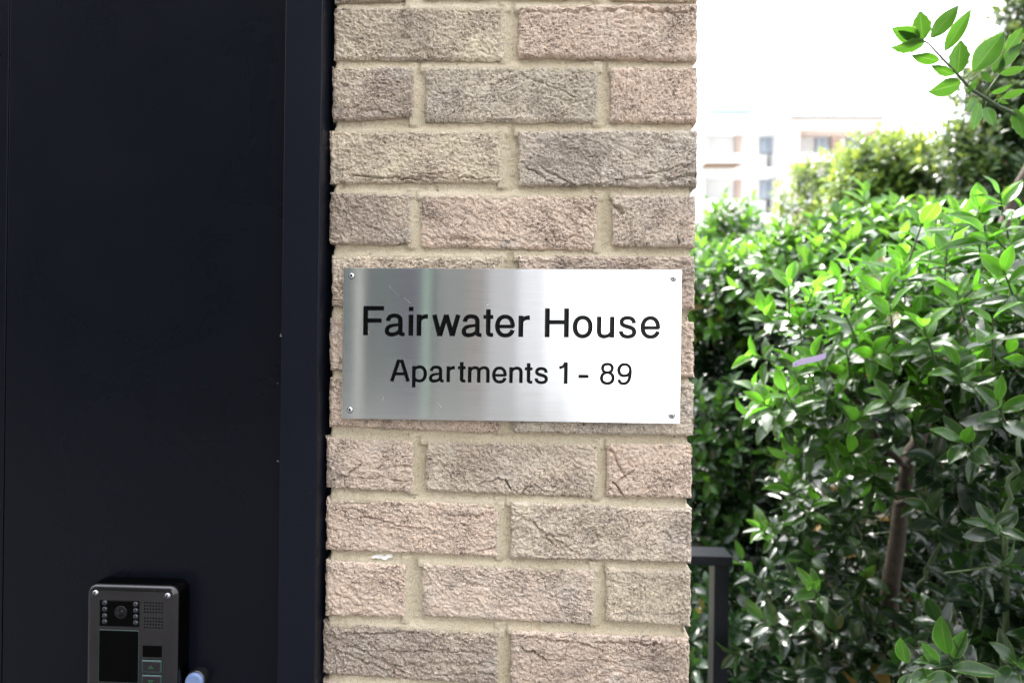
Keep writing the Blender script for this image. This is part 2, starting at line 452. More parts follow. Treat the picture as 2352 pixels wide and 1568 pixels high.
# mortar: a displaced front sheet with struck joints, and a core
st = .0016
gx = np.arange(-.2172, .2168, st); gz = np.arange(1.02, 2.12, st)
GX, GZ = np.meshgrid(gx, gz, indexing='ij')
X = GX * 1000; Z = GZ * 1000
dmin = np.full(GX.shape, 99.)
for q in rects:
    (xa, za), (xb, zb), (xc, zc), (xd, zd) = q
    tt = (GX - xa) / (xb - xa)
    top = za + (zb - za) * tt
    d = (GZ - top) * 1000
    m = (tt > -.03) & (tt < 1.03) & (d > -6) & (d < 16); dmin = np.where(m, np.minimum(dmin, np.maximum(d, 0)), dmin)
    ss = (za - GZ) / (za - zc); right = xb + (xd - xb) * ss
    d = (GX - right) * 1000
    m = (ss > -.1) & (ss < 1.1) & (d > -6) & (d < 16); dmin = np.where(m, np.minimum(dmin, np.maximum(d, 0) * 1.0), dmin)
dmin = dmin + fbm(X / 16, Z / 16, 5, 3) * 3
rec = 7.6 - 5.2 * np.clip(1 - dmin / 9.0, 0, 1) ** 1.3
rec += fbm(X / 28, Z / 28, 11, 3) * 1.8 + fbm(X / 5, Z / 5, 12, 3) * 1.0 + (vnoise(X / 1.9, Z / 1.9, 13) - .5) * 1.2
rec += np.clip((vnoise(X / 4, Z / 4, 14) - .86) * 8, 0, 1) * 2.2
edge = np.minimum(GX - gx[0], gx[-1] - GX) * 1000
rec += 3.5 * np.clip(1 - edge / 4, 0, 1) ** 2
GXd = GX + np.where(edge < 3, fbm(Z / 9, X * 0, 15, 3) * .006, 0)
Y = rec * 1e-3
P = np.stack([GXd, Y, GZ], -1); nu, nv = GX.shape
idx = np.arange(nu * nv).reshape(nu, nv)
F = np.stack([idx[:-1, :-1], idx[1:, :-1], idx[1:, 1:], idx[:-1, 1:]], -1).reshape(-1, 4)
V = P.reshape(-1, 3)
# roll the sheet back round both sides
for col, s in ((idx[0], 1), (idx[-1], -1)):
    for yy in (.02, .06, .43):
        Q = V[col].copy(); Q[:, 1] = yy; Q[:, 0] += fbm(Q[:, 2] * 200, Q[:, 2] * 0 + yy * 99, 16, 3) * .004
        ids = len(V) + np.arange(len(col)); V = np.vstack([V, Q])
        f = np.stack([col[:-1], col[1:], ids[1:], ids[:-1]], -1)
        F = np.vstack([F, f if s > 0 else f[:, ::-1]]); col = ids
am = {'v': [V], 'f': [F], 't': [], 'n': 0}
me = acc_mesh(am, 'mortar')
mortar = link('mortar', me, M_MORTAR, pier, True)
MB().box(-.2115, .2110, .0085, .4335, .0, 1.019).box(-.2115, .2110, .0085, .4335, 2.121, 2.95).box(-.2100, .2095, .014, .4340, 1.0195, 2.1205).build('mortar_core', M_MORTAR, pier)
# white splashes on the joints
M_WHITE = simple('lime splash', (.78, .76, .72), .8, noise=.1)
for (px, py, w_, h_) in ((868, 1278, 16, 4), (884, 1281, 9, 5), (893, 1277, 10, 3), (858, 1280, 5, 3)):
    c = at(px, py, .003); n_ = 12
    vs = [(c[0] + math.cos(k * 2 * math.pi / n_) * w_ * .00052 * random.uniform(.5, 1.1), .0022 + .001 * random.random(), c[2] + math.sin(k * 2 * math.pi / n_) * h_ * .00052 * random.uniform(.5, 1.2)) for k in range(n_)]
    vs2 = [(a[0], .009, a[2]) for a in vs]
    MB().add(vs + vs2, [tuple(range(n_))] + [(k, (k + 1) % n_, n_ + (k + 1) % n_, n_ + k) for k in range(n_)]).build('white_splash', M_WHITE, pier)

# ------------------------------------------------------------------ steel name plate
PY = -.0105


def plate_mat():
    t = NT('brushed stainless steel'); v = t.obj()
    t.b.inputs['Metallic'].default_value = 1
    st_ = t.noise(t.map(v, (1.2, 1, 260)), 10, 4, .65)
    st2 = t.noise(t.map(v, (4, 1, 900)), 8, 3, .6)
    c = t.mix(t.ramp(st_, [(.3, 0.), (.7, 1.)]), (.55, .56, .57), (.70, .71, .715))
    c = t.mix(t.ramp(st2, [(.4, 0.), (.75, .5)]), c, (.84, .85, .86))
    # faint scratches
    vo = t.noise(t.map(v, (1, 1, 1), (0, .6, 0)), 60, 2, .5)
    t.l(c, t.b.inputs['Base Color'])
    r_ = t.math('ADD', t.math('MULTIPLY', st_, .04), .10)
    t.l(r_, t.b.inputs['Roughness'])
    t.b.inputs['Anisotropic'].default_value = 1.0
    t.b.inputs['Anisotropic Rotation'].default_value = ANI_ROT
    tg = t.n('Tangent', _direction_type='UV_MAP'); t.l(tg.outputs[0], t.b.inputs['Tangent'])
    return t.m


ANI_ROT = 0.25
sign = empty('name_plate', (0, PY, at(1176, 792, PY)[2]), 'brushed stainless steel plate engraved Fairwater House, Apartments 1 - 89, screwed to the brick pier', 'sign')
M_PLATE = plate_mat()
cs = [at(789, 615, PY), at(1566.5, 620, PY), at(1562, 973, PY), at(785, 961, PY)]


def add_uv(me):
    uv = me.uv_layers.new(name='UVMap')
    for l in me.loops:
        co_ = me.vertices[l.vertex_index].co; uv.data[l.index].uv = (co_.x, co_.z)


mb = MB(); n = 4
front = [(c[0], PY, c[2]) for c in cs]; back = [(c[0], PY + .0016, c[2]) for c in cs]
mb.add(front + back, [(0, 1, 2, 3), (7, 6, 5, 4), (0, 4, 5, 1), (1, 5, 6, 2), (2, 6, 7, 3), (3, 7, 4, 0)])
pl = mb.build('plate', M_PLATE, sign)
add_uv(pl.data)
b = pl.modifiers.new('bevel', 'BEVEL'); b.width = .0003; b.segments = 2
# scratches and dust specks in the metal
M_SCR = simple('scratched metal', (.86, .87, .88), .35, metal=1.)
for k, (px, py, a, L) in enumerate(((905, 668, -.75, 17), (1330, 880, .8, 14), (935, 690, -.7, 10), (1300, 690, -1.3, 6), (880, 915, 1.2, 5), (1010, 930, -.9, 8), (1120, 700, .4, 3), (845, 760, -1., 4))):
    c = at(px, py, PY); d = np.array([math.cos(a), 0, math.sin(a)]) * L * .00052; nn = unit0(np.array([-d[2], 0, d[0]])) * .00007
    c = c + np.array([0, -.00005, 0])
    MB().add([c - d - nn, c + d - nn, c + d + nn, c - d + nn], [(0, 1, 2, 3)]).build('scratch', M_SCR, sign)

# lettering: centre-line strokes measured on the plate, cap height 100 units
def bez(p0, p1, p2, p3, n=10):
    t = np.linspace(0, 1, n + 1)[1:, None]
    return (1 - t) ** 3 * p0 + 3 * (1 - t) ** 2 * t * p1 + 3 * (1 - t) * t * t * p2 + t ** 3 * p3


def path(spec):
    """('M',x,y,[w]) ('L',x,y,[w]) ('C',x1,y1,x2,y2,x,y,[w]) -> points and widths"""
    pts = []; ws = []; w_ = 14.5
    for c in spec:
        k = c[0]; a = c[1:]
        if k == 'M': pts = [np.array(a[:2], float)]; w_ = a[2] if len(a) > 2 else w_; ws = [w_]
        elif k == 'L':
            w2 = a[2] if len(a) > 2 else w_; pts.append(np.array(a[:2], float)); ws.append(w2); w_ = w2
        else:
            w2 = a[6] if len(a) > 6 else w_
            q = bez(pts[-1], np.array(a[0:2], float), np.array(a[2:4], float), np.array(a[4:6], float))
            pts += list(q); ws += list(np.linspace(w_, w2, 11)[1:]); w_ = w2
    return pts, ws


V_, H_ = 14.5, 12.0
GL = {
    'F': (70, [[('M', 7.3, 0, V_), ('L', 7.3, 100)], [('M', 0.5, 93.3, 13.4), ('L', 70, 93.3)], [('M', 3, 51, 13), ('L', 62.5, 51)]]),
    'H': (80, [[('M', 7.3, 0, V_), ('L', 7.3, 100)], [('M', 73, 0, V_), ('L', 73, 100)], [('M', 3, 52, 12.6), ('L', 77, 52)]]),
    'i': (15.5, [[('M', 7.5, 0, V_), ('L', 7.5, 73)], [('M', 7.5, 85, V_), ('L', 7.5, 100)]]),
    'r': (38.5, [[('M', 7.3, 0, V_), ('L', 7.3, 73.5)], [('M', 7.3, 36, 9), ('C', 7.3, 58, 17, 67.5, 38.2, 67, 14)]]),
    'w': (96, [[('M', 6.5, 73.5, 14), ('L', 26, 0.5, 14.5)], [('M', 26, 0.5, 14.5), ('L', 48, 73.5, 14)], [('M', 48, 73.5, 14), ('L', 69.5, 0.5, 14.5)], [('M', 69.5, .5, 14.5), ('L', 89.5, 73.5, 14)]]),
    'a': (69, [[('M', 10.8, 50.5, 13.5), ('C', 11.5, 63, 19, 69.2, 31.8, 69.2, 12.5), ('C', 46, 69.2, 53.8, 63, 53.8, 52, 14), ('L', 53.8, 15, 14), ('C', 53.8, 7, 57, 4.3, 69, 4.8, 11.5)],
               [('M', 53.8, 42, 7), ('C', 48, 33, 7.2, 42, 7.2, 17.5, 13.5), ('C', 7.2, 8, 14.5, 4, 23.8, 4, 12.8), ('C', 38, 4, 53.8, 12.5, 53.8, 27, 10)]]),
    't': (35, [[('M', 17.3, 94, V_), ('L', 17.3, 16.5, 14), ('C', 17.3, 7.2, 20.5, 5, 34.6, 5.8, 12)], [('M', 0.3, 67.5, 12), ('L', 34.8, 67.5, 12)]]),
    'e': (67, [[('M', 7, 35.2, 10.8), ('L', 63.5, 35.2, 10.8)],
               [('M', 60, 33, 13.5), ('C', 60.3, 55, 51, 69.2, 33.8, 69.2, 12.4), ('C', 16.5, 69.2, 7.1, 55, 7.1, 36.5, 14), ('C', 7.1, 17, 17.5, 4.0, 34.3, 4.0, 12.4), ('C', 48, 4.0, 56.5, 10.5, 59.5, 23.5, 13.5)]]),
    'o': (67, [[('M', 33.6, 69.2, 12.4), ('C', 50, 69.2, 60.2, 56, 60.2, 36.5, 14), ('C', 60.2, 17, 50, 4.0, 33.6, 4.0, 12.4), ('C', 17.2, 4.0, 7.1, 17, 7.1, 36.5, 14), ('C', 7.1, 56, 17.2, 69.2, 33.6, 69.2, 12.4)]]),
    'u': (60, [[('M', 7.2, 73.5, V_), ('L', 7.2, 24, 14), ('C', 7.2, 9, 14, 4.2, 26, 4.2, 12.5), ('C', 40, 4.2, 52.6, 14, 52.6, 34, 9)], [('M', 52.6, 0, V_), ('L', 52.6, 73.5)]]),
    's': (60.5, [[('M', 52.5, 50, 13.2), ('C', 52, 63.5, 43, 69.3, 30.5, 69.3, 12.2), ('C', 18, 69.3, 9.3, 64, 9.3, 54.5, 13), ('C', 9.3, 44, 20, 41.5, 31, 38.5, 13.5), ('C', 44, 35, 53.6, 32, 53.6, 20, 13.5), ('C', 53.6, 9.5, 44.5, 4.0, 30.7, 4.0, 12.2), ('C', 17, 4.0, 8, 10.5, 7.2, 23.5, 13.2)]]),
    'A': (90, [[('M', 6.9, 0, 15), ('L', 38.5, 100, 14.5)], [('M', 83.1, 0, 15), ('L', 51.0, 100, 14.5)], [('M', 38, 94.1, 11.8), ('L', 52, 94.1, 11.8)], [('M', 19, 35, 12.4), ('L', 71, 35)]]),
    'p': (67.5, [[('M', 7.4, -26.5, V_), ('L', 7.4, 73.5)], [('M', 7.4, 45, 9), ('C', 9, 60, 18.5, 69.2, 34.5, 69.2, 12.6), ('C', 51, 69.2, 60.4, 55.5, 60.4, 37, 14.2), ('C', 60.4, 18, 51, 4.0, 34.5, 4.0, 12.6), ('C', 18.5, 4.0, 9, 13, 7.4, 29, 9)]]),
    'm': (98.5, [[('M', 7.3, 0, V_), ('L', 7.3, 73.5)], [('M', 7.3, 36, 9), ('C', 7.3, 58, 17, 69.2, 31, 69.2, 12.6), ('C', 42.5, 69.2, 49.3, 63, 49.3, 49, 14.4), ('L', 49.3, 0, 14.4)],
                  [('M', 49.3, 40, 9), ('C', 49.3, 60, 59, 69.2, 73, 69.2, 12.6), ('C', 85, 69.2, 91.3, 63, 91.3, 49, 14.4), ('L', 91.3, 0, 14.4)]]),
    'n': (60.5, [[('M', 7.3, 0, V_), ('L', 7.3, 73.5)], [('M', 7.3, 36, 9), ('C', 7.3, 58, 18, 69.2, 33, 69.2, 12.6), ('C', 46.5, 69.2, 53.2, 62, 53.2, 47, 14.4), ('L', 53.2, 0, 14.4)]]),
    '1': (39, [[('M', 31.5, 0, 15), ('L', 31.5, 99.5, 15)], [('M', 0.5, 75, 11.5), ('C', 14, 75.5, 25, 80, 27.5, 99, 10)]]),
    '-': (48, [[('M', 0, 35, 13.8), ('L', 48, 35)]]),
    '8': (69.5, [[('M', 34.7, 94.3, 12.4), ('C', 49, 94.3, 58, 87, 58, 75.5, 13.4), ('C', 58, 62.5, 49, 55.3, 34.7, 55.3, 11.4), ('C', 20.4, 55.3, 11.4, 62.5, 11.4, 75.5, 13.4), ('C', 11.4, 87, 20.4, 94.3, 34.7, 94.3, 12.4)],
                 [('M', 34.7, 54.6, 11.4), ('C', 52, 54.6, 62.3, 44, 62.3, 29.5, 14.2), ('C', 62.3, 13.5, 51.5, 4.6, 34.7, 4.6, 12.4), ('C', 17.9, 4.6, 7.2, 13.5, 7.2, 29.5, 14.2), ('C', 7.2, 44, 17.4, 54.6, 34.7, 54.6, 11.4)]]),
    '9': (68, [[('M', 33.5, 94.3, 12.4), ('C', 17, 94.3, 7.2, 82.5, 7.2, 67.5, 14.2), ('C', 7.2, 51.5, 17, 41, 32.5, 41, 12.2), ('C', 48.5, 41, 60.8, 51, 60.8, 67, 12), ('C', 60.8, 83.5, 50, 94.3, 33.5, 94.3, 12.4)],
               [('M', 60.8, 66, 13.5), ('C', 60.8, 30, 54, 4.6, 29, 4.6, 12.2), ('C', 16, 4.6, 9.5, 12.5, 8.6, 24.5, 13)]]),
}
M_INK = simple('black enamel fill', (.0015, .0015, .002), .22, spec=.12, noise=.3, nscale=300)
LINE1 = [('F', 370, 637, 655, 1), ('a', 650, 910, 660, 1), ('i', 962, 1020, 661, 1), ('r', 1068, 1213, 662, 1), ('w', 1270, 1632, 664, 1), ('a', 1655, 1915, 670, 1),
         ('t', 1935, 2067, 671, 1), ('e', 2093, 2347, 673, 1), ('r', 112, 258, 677, 2), ('H', 457, 762, 681, 2), ('o', 820, 1075, 684, 2), ('u', 1135, 1360, 687, 2),
         ('s', 1420, 1648, 689, 2), ('e', 1705, 1960, 691, 2)]
LINE2 = [('A', 722, 975, 1256, 1), ('p', 1008, 1198, 1262, 1), ('a', 1228, 1420, 1264, 1), ('r', 1458, 1565, 1266, 1), ('t', 1603, 1705, 1268, 1), ('m', 1738, 2017, 1272, 1),
         ('e', 2053, 2242, 1276, 1), ('n', -9, 162, 1278, 2), ('t', 190, 292, 1283, 2), ('s', 320, 493, 1284, 2), ('1', 640, 748, 1288, 2), ('-', 893, 1027, 1290, 2),
         ('8', 1175, 1365, 1296, 2), ('9', 1400, 1590, 1300, 2)]
zcount = 0
for LN, CAP in ((LINE1, 378), (LINE2, 281)):
    for ch, u0, u1, vb, im in LN:
        k = 700 / 2287.
        ox = 1340 if im == 1 else 2040
        p0 = at((ox + u0 * k) * .57422, (1140 + vb * k) * .57422, PY)
        slope = 24 / 2287. * (u1 - u0)
        p1 = at((ox + u1 * k) * .57422, (1140 + (vb + slope * 0.55) * k) * .57422, PY)
        pt = at((ox + (u0 + 2) * k) * .57422, (1140 + (vb - CAP) * k) * .57422, PY)
        wd, strokes = GL[ch]
        ex = (p1 - p0) / wd; ez = np.array([0, 0, (pt - p0)[2] / 100.]); uc = (pt - p0)[2] / 100.
        mb = MB()
        for spec in strokes:
            pts, ws = path(spec)
            # a straight stroke gets inner points so that its ends can be rounded a little
            P3 = np.array(pts); Wn = np.array(ws)
            closed = np.linalg.norm(P3[0] - P3[-1]) < 1e-6
            T = np.gradient(P3, axis=0)
            if closed: T[0] = T[-1] = P3[1] - P3[-2]
            T /= np.linalg.norm(T, axis=1)[:, None]
            if not closed:
                # small corner radius at the ends: insert narrowed end rows
                P3 = np.vstack([P3[0], P3[0] + T[0] * 1.2, P3[1:-1], P3[-1] - T[-1] * 1.2, P3[-1]])
                Wn = np.concatenate([[Wn[0] * .86], [Wn[0]], Wn[1:-1], [Wn[-1]], [Wn[-1] * .86]])
                T = np.vstack([T[0], T[0], T[1:-1], T[-1], T[-1]])
            N = np.stack([-T[:, 1], T[:, 0]], -1)
            prof = [(-1.04, 0.0), (-1.0, .5), (-.5, .40), (0, .34), (.5, .40), (1.0, .5), (1.04, 0.0)]   # lip, then a dished enamel floor
            vs = []; zcount += 1
            for i_ in range(len(P3)):
                endf = 0.0 if (not closed and i_ in (0, len(P3) - 1)) else 1.0
                for (s_, h_) in prof:
                    g = P3[i_] + N[i_] * Wn[i_] * .555 * s_
                    q = p0 + ex * g[0] + ez * g[1]
                    vs.append((q[0], PY - .00006 - (zcount % 3) * .000006 - endf * h_ * .0005 * (CAP / 378), q[2]))
            m_ = len(prof)
            fs = [(i_ * m_ + j, i_ * m_ + j + 1, (i_ + 1) * m_ + j + 1, (i_ + 1) * m_ + j) for i_ in range(len(P3) - 1) for j in range(m_ - 1)]
            mb.add(vs, fs)
        mb.build('letter', M_INK, sign, False)
# screws
M_SCREW = simple('screw steel', (.72, .73, .75), .22, metal=1., noise=.1, nscale=400)
M_DARK = simple('dark recess', (.003, .003, .004), .6, spec=.1)
for j, (px, py) in enumerate(((807.8, 633.5), (1546.8, 639.5), (1543, 954), (804, 940.7))):
    c = at(px, py, PY); c[1] = PY; r0 = .0034
    MB().lathe_y(c, [(r0 * 1.16, -.00002), (r0 * 1.1, -.00006), (.0001, -.00006)], 24).build('countersink', M_DARK, sign)
    s = MB().lathe_y(c, [(r0, 0), (r0 * .97, -.0006), (r0 * .75, -.0011), (r0 * .35, -.00125), (0.0001, -.0013)], 24).build('screw', M_SCREW, sign, True)
    rot = random.uniform(0, 1.5); mb = MB()
    for a in (rot, rot + math.pi / 2, rot + math.pi / 4, rot - math.pi / 4):
        L = r0 * (.55 if a in (rot, rot + math.pi / 2) else .42); ww = r0 * (.13 if a in (rot, rot + math.pi / 2) else .05)
        d = np.array([math.cos(a), 0, math.sin(a)]); e_ = np.array([-math.sin(a), 0, math.cos(a)])
        o_ = np.array([c[0], PY - .00135 - .00002 * len(mb.v), c[2]])
        mb.add([o_ - d * L - e_ * ww, o_ + d * L - e_ * ww, o_ + d * L + e_ * ww, o_ - d * L + e_ * ww], [(0, 1, 2, 3)])
    mb.build('slot', M_DARK, s)

# ------------------------------------------------------------------ dark metal entrance surround
def navy(name, col, rough):
    t = NT(name); v = t.obj()
    c = t.mix(t.ramp(t.noise(v, 3, 4, .6), [(.3, 0.), (.7, 1.)]), tuple(x * .9 for x in col), tuple(x * 1.12 for x in col))
    c = t.mix(t.ramp(t.noise(v, 160, 2, .5), [(.79, 0.), (.83, .25)]), c, (.12, .12, .13))
    t.l(c, t.b.inputs['Base Color']); t.b.inputs['Specular IOR Level'].default_value = .14
    r_ = t.math('ADD', t.math('MULTIPLY', t.noise(v, 5, 6, .65, .8), .3), rough - .15); t.l(r_, t.b.inputs['Roughness'])
    t.l(t.bump(t.noise(v, 1500, 2), .12, .0002), t.b.inputs['Normal'])
    return t.m


M_NAVY = navy('navy powder coat', (.0027, .0034, .0068), .30)
M_NAVY2 = navy('navy powder coat of the post', (.0048, .0062, .0115), .34)
ent = empty('entrance_surround', (-.6, .05, 0), 'dark navy powder coated metal surround with intercom mounted on it, beside the brick pier', 'metal wall')
YP, YF = .000, -.022
fl0, fl1 = at(658.8, 0, YF)[0], at(631.8, 1568, YF)[0]
fr0, fr1 = at(742, 0, YF)[0], at(722, 1568, YF)[0]
xfl = (fl0 + fl1) / 2; xfr = (fr0 + fr1) / 2
sm = at(14, 700, YP)[0]
MB().box(sm + .0006, xfl + .03, YP, YP + .03, 0, 2.9).build('panel', M_NAVY, ent, bevel=.001)
MB().box(-2.3, sm - .0006, YP, YP + .03, 0, 2.9).build('panel', M_NAVY, ent, bevel=.001)
MB().box(sm - .02, sm + .02, YP + .0305, YP + .034, 0, 2.9).build('seam_strip', M_DARK, ent)
MB().box(xfl, xfr, YF, .35, 0, 2.9).build('frame_post', M_NAVY2, ent, bevel=.0018)
M_GAP_SHADE = simple('black seal', (.0015, .0015, .002), .6, spec=.1, noise=.3)  # black fill that paints the shadow of the gap beside the post
MB().box(xfr + .0005, -.208, .022, .30, 0, 2.9).build('gap_shade', M_GAP_SHADE, ent)
print('frame', xfl, xfr)
# bits of lint caught on the post's edge
M_LINT = simple('lint', (.5, .42, .28), .9)
for px, py, r_ in ((643, 772, 2.2), (644, 768, 1.4), (636, 1058, 2.0), (639, 1060, 1.2), (637, 880, 1.2)):
    c = at(px, py, YP - .001)
    MB().tube([c, c + np.array([.0006 * r_, -.0006, .0003 * r_]), c + np.array([.001 * r_, -.0004, -.0004 * r_])], [.0002 * r_, .0004 * r_, .0001 * r_], 6).build('lint', M_LINT, ent)

# ------------------------------------------------------------------ door entry intercom
TI = .028; YI = YP - TI; YB = YI


def iu(u, v, Y=None):
    return at(143.5 + .19447 * u, 1263.2 + .19447 * v, YI if Y is None else Y)


M_INT = NT('dark brushed intercom steel'); t = M_INT
t.b.inputs['Metallic'].default_value = 1; v = t.obj()
t.l(t.mix(t.ramp(t.noise(v, 14, 4), [(.3, 0.), (.7, 1.)]), (.05, .048, .05), (.065, .062, .065)), t.b.inputs['Base Color'])
t.b.inputs['Roughness'].default_value = .2
M_INT = t.m
inter = empty('door_intercom', tuple(iu(800, 1400)), 'dark steel video door intercom with camera, screen and arrow buttons on the navy panel', 'intercom')
tlc = iu(282, 405); trc = iu(1357, 455)
x0, x1 = iu(262, 900)[0], iu(1358, 900)[0]; ztop = (iu(300, 402)[2] + iu(1300, 427)[2]) / 2
HT = .250; zb = ztop - HT; rc = .012
def rrect(x0, x1, z0, z1, r, n=8):
    out = []
    for cx_, cz_, a0 in ((x1 - r, z1 - r, 0), (x0 + r, z1 - r, 90), (x0 + r, z0 + r, 180), (x1 - r, z0 + r, 270)):
        for k in range(n + 1):
            a = R(a0 + 90 * k / n); out.append((cx_ + r * math.cos(a), cz_ + r * math.sin(a)))
    return out


mb = MB(); rings = []
for (ins, y) in ((0, YP), (0, YI + .0075), (.0005, YI + .0048), (.0018, YI + .0026), (.0038, YI + .0010), (.0062, YI + .00015), (.0075, YI), (.0085, YI)):
    rings.append([(x, y, z) for x, z in rrect(x0 + ins, x1 - ins, zb + ins, ztop - ins, max(rc - ins, .002))])
m_ = len(rings[0]); vs = [q for r_ in rings for q in r_]
fs = [(i * m_ + k, i * m_ + (k + 1) % m_, (i + 1) * m_ + (k + 1) % m_, (i + 1) * m_ + k) for i in range(len(rings) - 1) for k in range(m_)]
fs.append(tuple((len(rings) - 1) * m_ + k for k in range(m_)))
mb.add(vs, fs); case = mb.build('case', M_INT, inter, True)
case.data.set_sharp_from_angle(angle=R(60))
M_GLASS = simple('dark screen glass', (.0004, .0005, .0006), .12, spec=.05)
M_GREEN = simple('greenish glass edge', (.004, .04, .025), .3)
M_CHROME = simple('bright chrome', (.34, .34, .36), .15, metal=1.)


def slab(u0, u1, v0, v1, proud, r, mat, name, parent=None, yb=None, smooth=False, chamf=.0004):
    a = iu(u0, v0); b_ = iu(u1, v1); mb = MB(); rr = []
    for (ins, y) in ((0, YI + .0004), (0, YI - proud + chamf), (chamf, YI - proud)):
        rr.append([(x, y, z) for x, z in rrect(a[0] + ins, b_[0] - ins, b_[2] + ins, a[2] - ins, max(r - ins, .0002), 4)])
    m_ = len(rr[0]); vs = [q for r_ in rr for q in r_]
    fs = [(i * m_ + k, i * m_ + (k + 1) % m_, (i + 1) * m_ + (k + 1) % m_, (i + 1) * m_ + k) for i in range(2) for k in range(m_)]
    fs.append(tuple(2 * m_ + k for k in range(m_)))
    return mb.add(vs, fs).build(name, mat, parent or inter, smooth)


cw = slab(438, 910, 578, 908, .0002, .0012, M_DARK, 'camera_surround')
slab(449, 902, 588, 897, .0005, .001, M_GLASS, 'camera_window', cw)
M_LED = simple('clear led lens', (.012, .013, .018), .08, spec=.6)
M_LENS = simple('camera lens', (.003, .003, .0035), .15, spec=.3)
c = iu(692, 730); MB().lathe_y(c, [(.0078, -.0003), (.0077, -.0010), (.0070, -.0011), (.0060, -.0008), (.004, -.0012), (.0022, -.0020), (.0001, -.0022)], 32).build('camera_lens', M_LENS, inter, True)
c2 = iu(712, 712); MB().lathe_y(c2, [(.0014, -.0020), (.0008, -.0026), (.0001, -.0027)], 16).build('lens_pupil', M_LED, inter, True)
for uu, vv in [(505, v_) for v_ in (617, 691, 768, 838)] + [(870, v_) for v_ in (635, 707, 780, 852)]:
    c = iu(uu, vv)
    o = MB().lathe_y(c, [(.0033, -.0004), (.0032, -.0012), (.0026, -.0020), (.0014, -.0025), (.0001, -.0026)], 20).build('led', M_LED, inter, True)
dots = MB()
for (va, vb_) in ((615, 727), (797, 907)):
    for r_ in range(4):
        for k in range(7):
            c = iu(972 + k * 34, va + r_ * 37 + k * 1.2); dots.lathe_y(c, [(.00105, -.0001), (.00100, -.00022), (.0001, -.00022)], 12)
dots.build('speaker_grille', M_DARK, inter)
ed = slab(430, 898, 930, 1565, .0003, .0012, M_GREEN, 'screen_edge')
slab(437, 892, 938, 1560, .0006, .001, M_GLASS, 'screen', ed)
slab(947, 1175, 1117, 1264, .0003, .0008, M_GLASS, 'number_display')
M_BTN = simple('steel button', (.055, .05, .055), .3, metal=1., noise=.08)
M_BEDGE = simple('teal button rim', (.05, .11, .10), .25, metal=.6)  # rim in an even teal metal tone
M_ARW = simple('green arrow paint', (.01, .16, .05), .5)
for (v0, v1, up) in ((1290, 1438, 1), (1464, 1612, -1)):
    rim = slab(943, 1173, v0, v1, .0012, .0008, M_BEDGE, 'button_rim')
    bt = slab(953, 1163, v0 + 10, v1 - 10, .0016, .0006, M_BTN, 'button', rim)
    cx_, cz_ = (953 + 1163) / 2 - 6, (v0 + v1) / 2 + 5; hw, hh = 28, 16 * up
    tri = [iu(cx_ - hw, cz_ + hh), iu(cx_ + hw, cz_ + hh), iu(cx_, cz_ - hh)]
    mb = MB()
    for a, b_ in ((0, 1), (1, 2), (2, 0)):
        p = tri[a] + np.array([0, -.0018, 0]); q = tri[b_] + np.array([0, -.0018, 0]); mb.tube([p, q], .00022, 6)
    mb.build('arrow', M_ARW, bt)
for uu, vv in ((393, 503), (1245, 537)):
    c = iu(uu, vv)
    s = MB().lathe_y(c, [(.0040, -.0000), (.0040, -.0003), (.0036, -.0012), (.0026, -.0021), (.0013, -.0025), (.0001, -.0026)], 24).build('screw', M_CHROME, inter, True)
    mb = MB(); o_ = np.array([c[0] - .0006, c[1] - .0027, c[2] - .0003])
    for a in (.4, .4 + 2 * math.pi / 6, .4 + 4 * math.pi / 6):
        d = np.array([math.cos(a), 0, math.sin(a)]) * .0012; e_ = np.array([-math.sin(a), 0, math.cos(a)]) * .0003; o_ = o_ - np.array([0, .00002, 0])
        mb.add([o_ - d - e_, o_ + d - e_, o_ + d + e_, o_ - d + e_], [(0, 1, 2, 3)])
    mb.build('socket', M_DARK, s)
# round push button on the panel
cpx = at(444, 1567, YP - .016)
rb = empty('round_push_button', (cpx[0], YP, cpx[2]), 'pale blue round push button in a black ring right of the intercom', 'push button')
c = np.array([cpx[0], YP, cpx[2]])
MB().lathe_y(c, [(.0125, 0), (.0125, -.010), (.0120, -.0118), (.0108, -.0122)], 40).build('ring', simple('black gloss ring', (.01, .01, .011), .2, spec=.7), rb, True)
MB().lathe_y(c, [(.0108, -.011), (.0108, -.0150), (.0100, -.0162), (.0085, -.0164), (.006, -.0158), (.0001, -.0155)], 40).build('button_cap', simple('pale blue plastic', (.17, .24, .42), .35, noise=.08), rb, True)
#INSERT_BACKGROUND
# ------------------------------------------------------------------ ground
def big_mat(name, a, b, sc, rough=.9):
    t = NT(name); v = t.obj()
    t.l(t.mix(t.ramp(t.noise(v, sc, 6, .6), [(.3, 0.), (.7, 1.)]), a, b), t.b.inputs['Base Color'])
    t.b.inputs['Roughness'].default_value = rough
    t.l(t.bump(t.noise(v, sc * 20, 4), .5, .01), t.b.inputs['Normal'])
    return t.m


g = MB().box(-250, 250, -150, 350, -.5, 0).build('ground', big_mat('earth and turf', (.022, .024, .012), (.05, .052, .026), 2)); g['kind'] = 'structure'
g = MB().box(-12, 12, -12, 1.1, .001, .006).build('paving', big_mat('dark asphalt paving', (.045, .045, .047), (.07, .07, .07), 3)); g['kind'] = 'structure'

g = MB().box(-60, 60, 12, 44, .001, .008).build('bounce_floor', big_mat('pale forecourt slabs', (.50, .49, .46), (.58, .57, .54), 1)); g['kind'] = 'structure'  # unseen pale floor, added to bounce light onto the far block

# ------------------------------------------------------------------ blocks added behind the viewer to shape the steel plate's reflections
def rx(px, Y=14.0): return (px - 1241) * .000524 * (1 + Y / .82) + .038


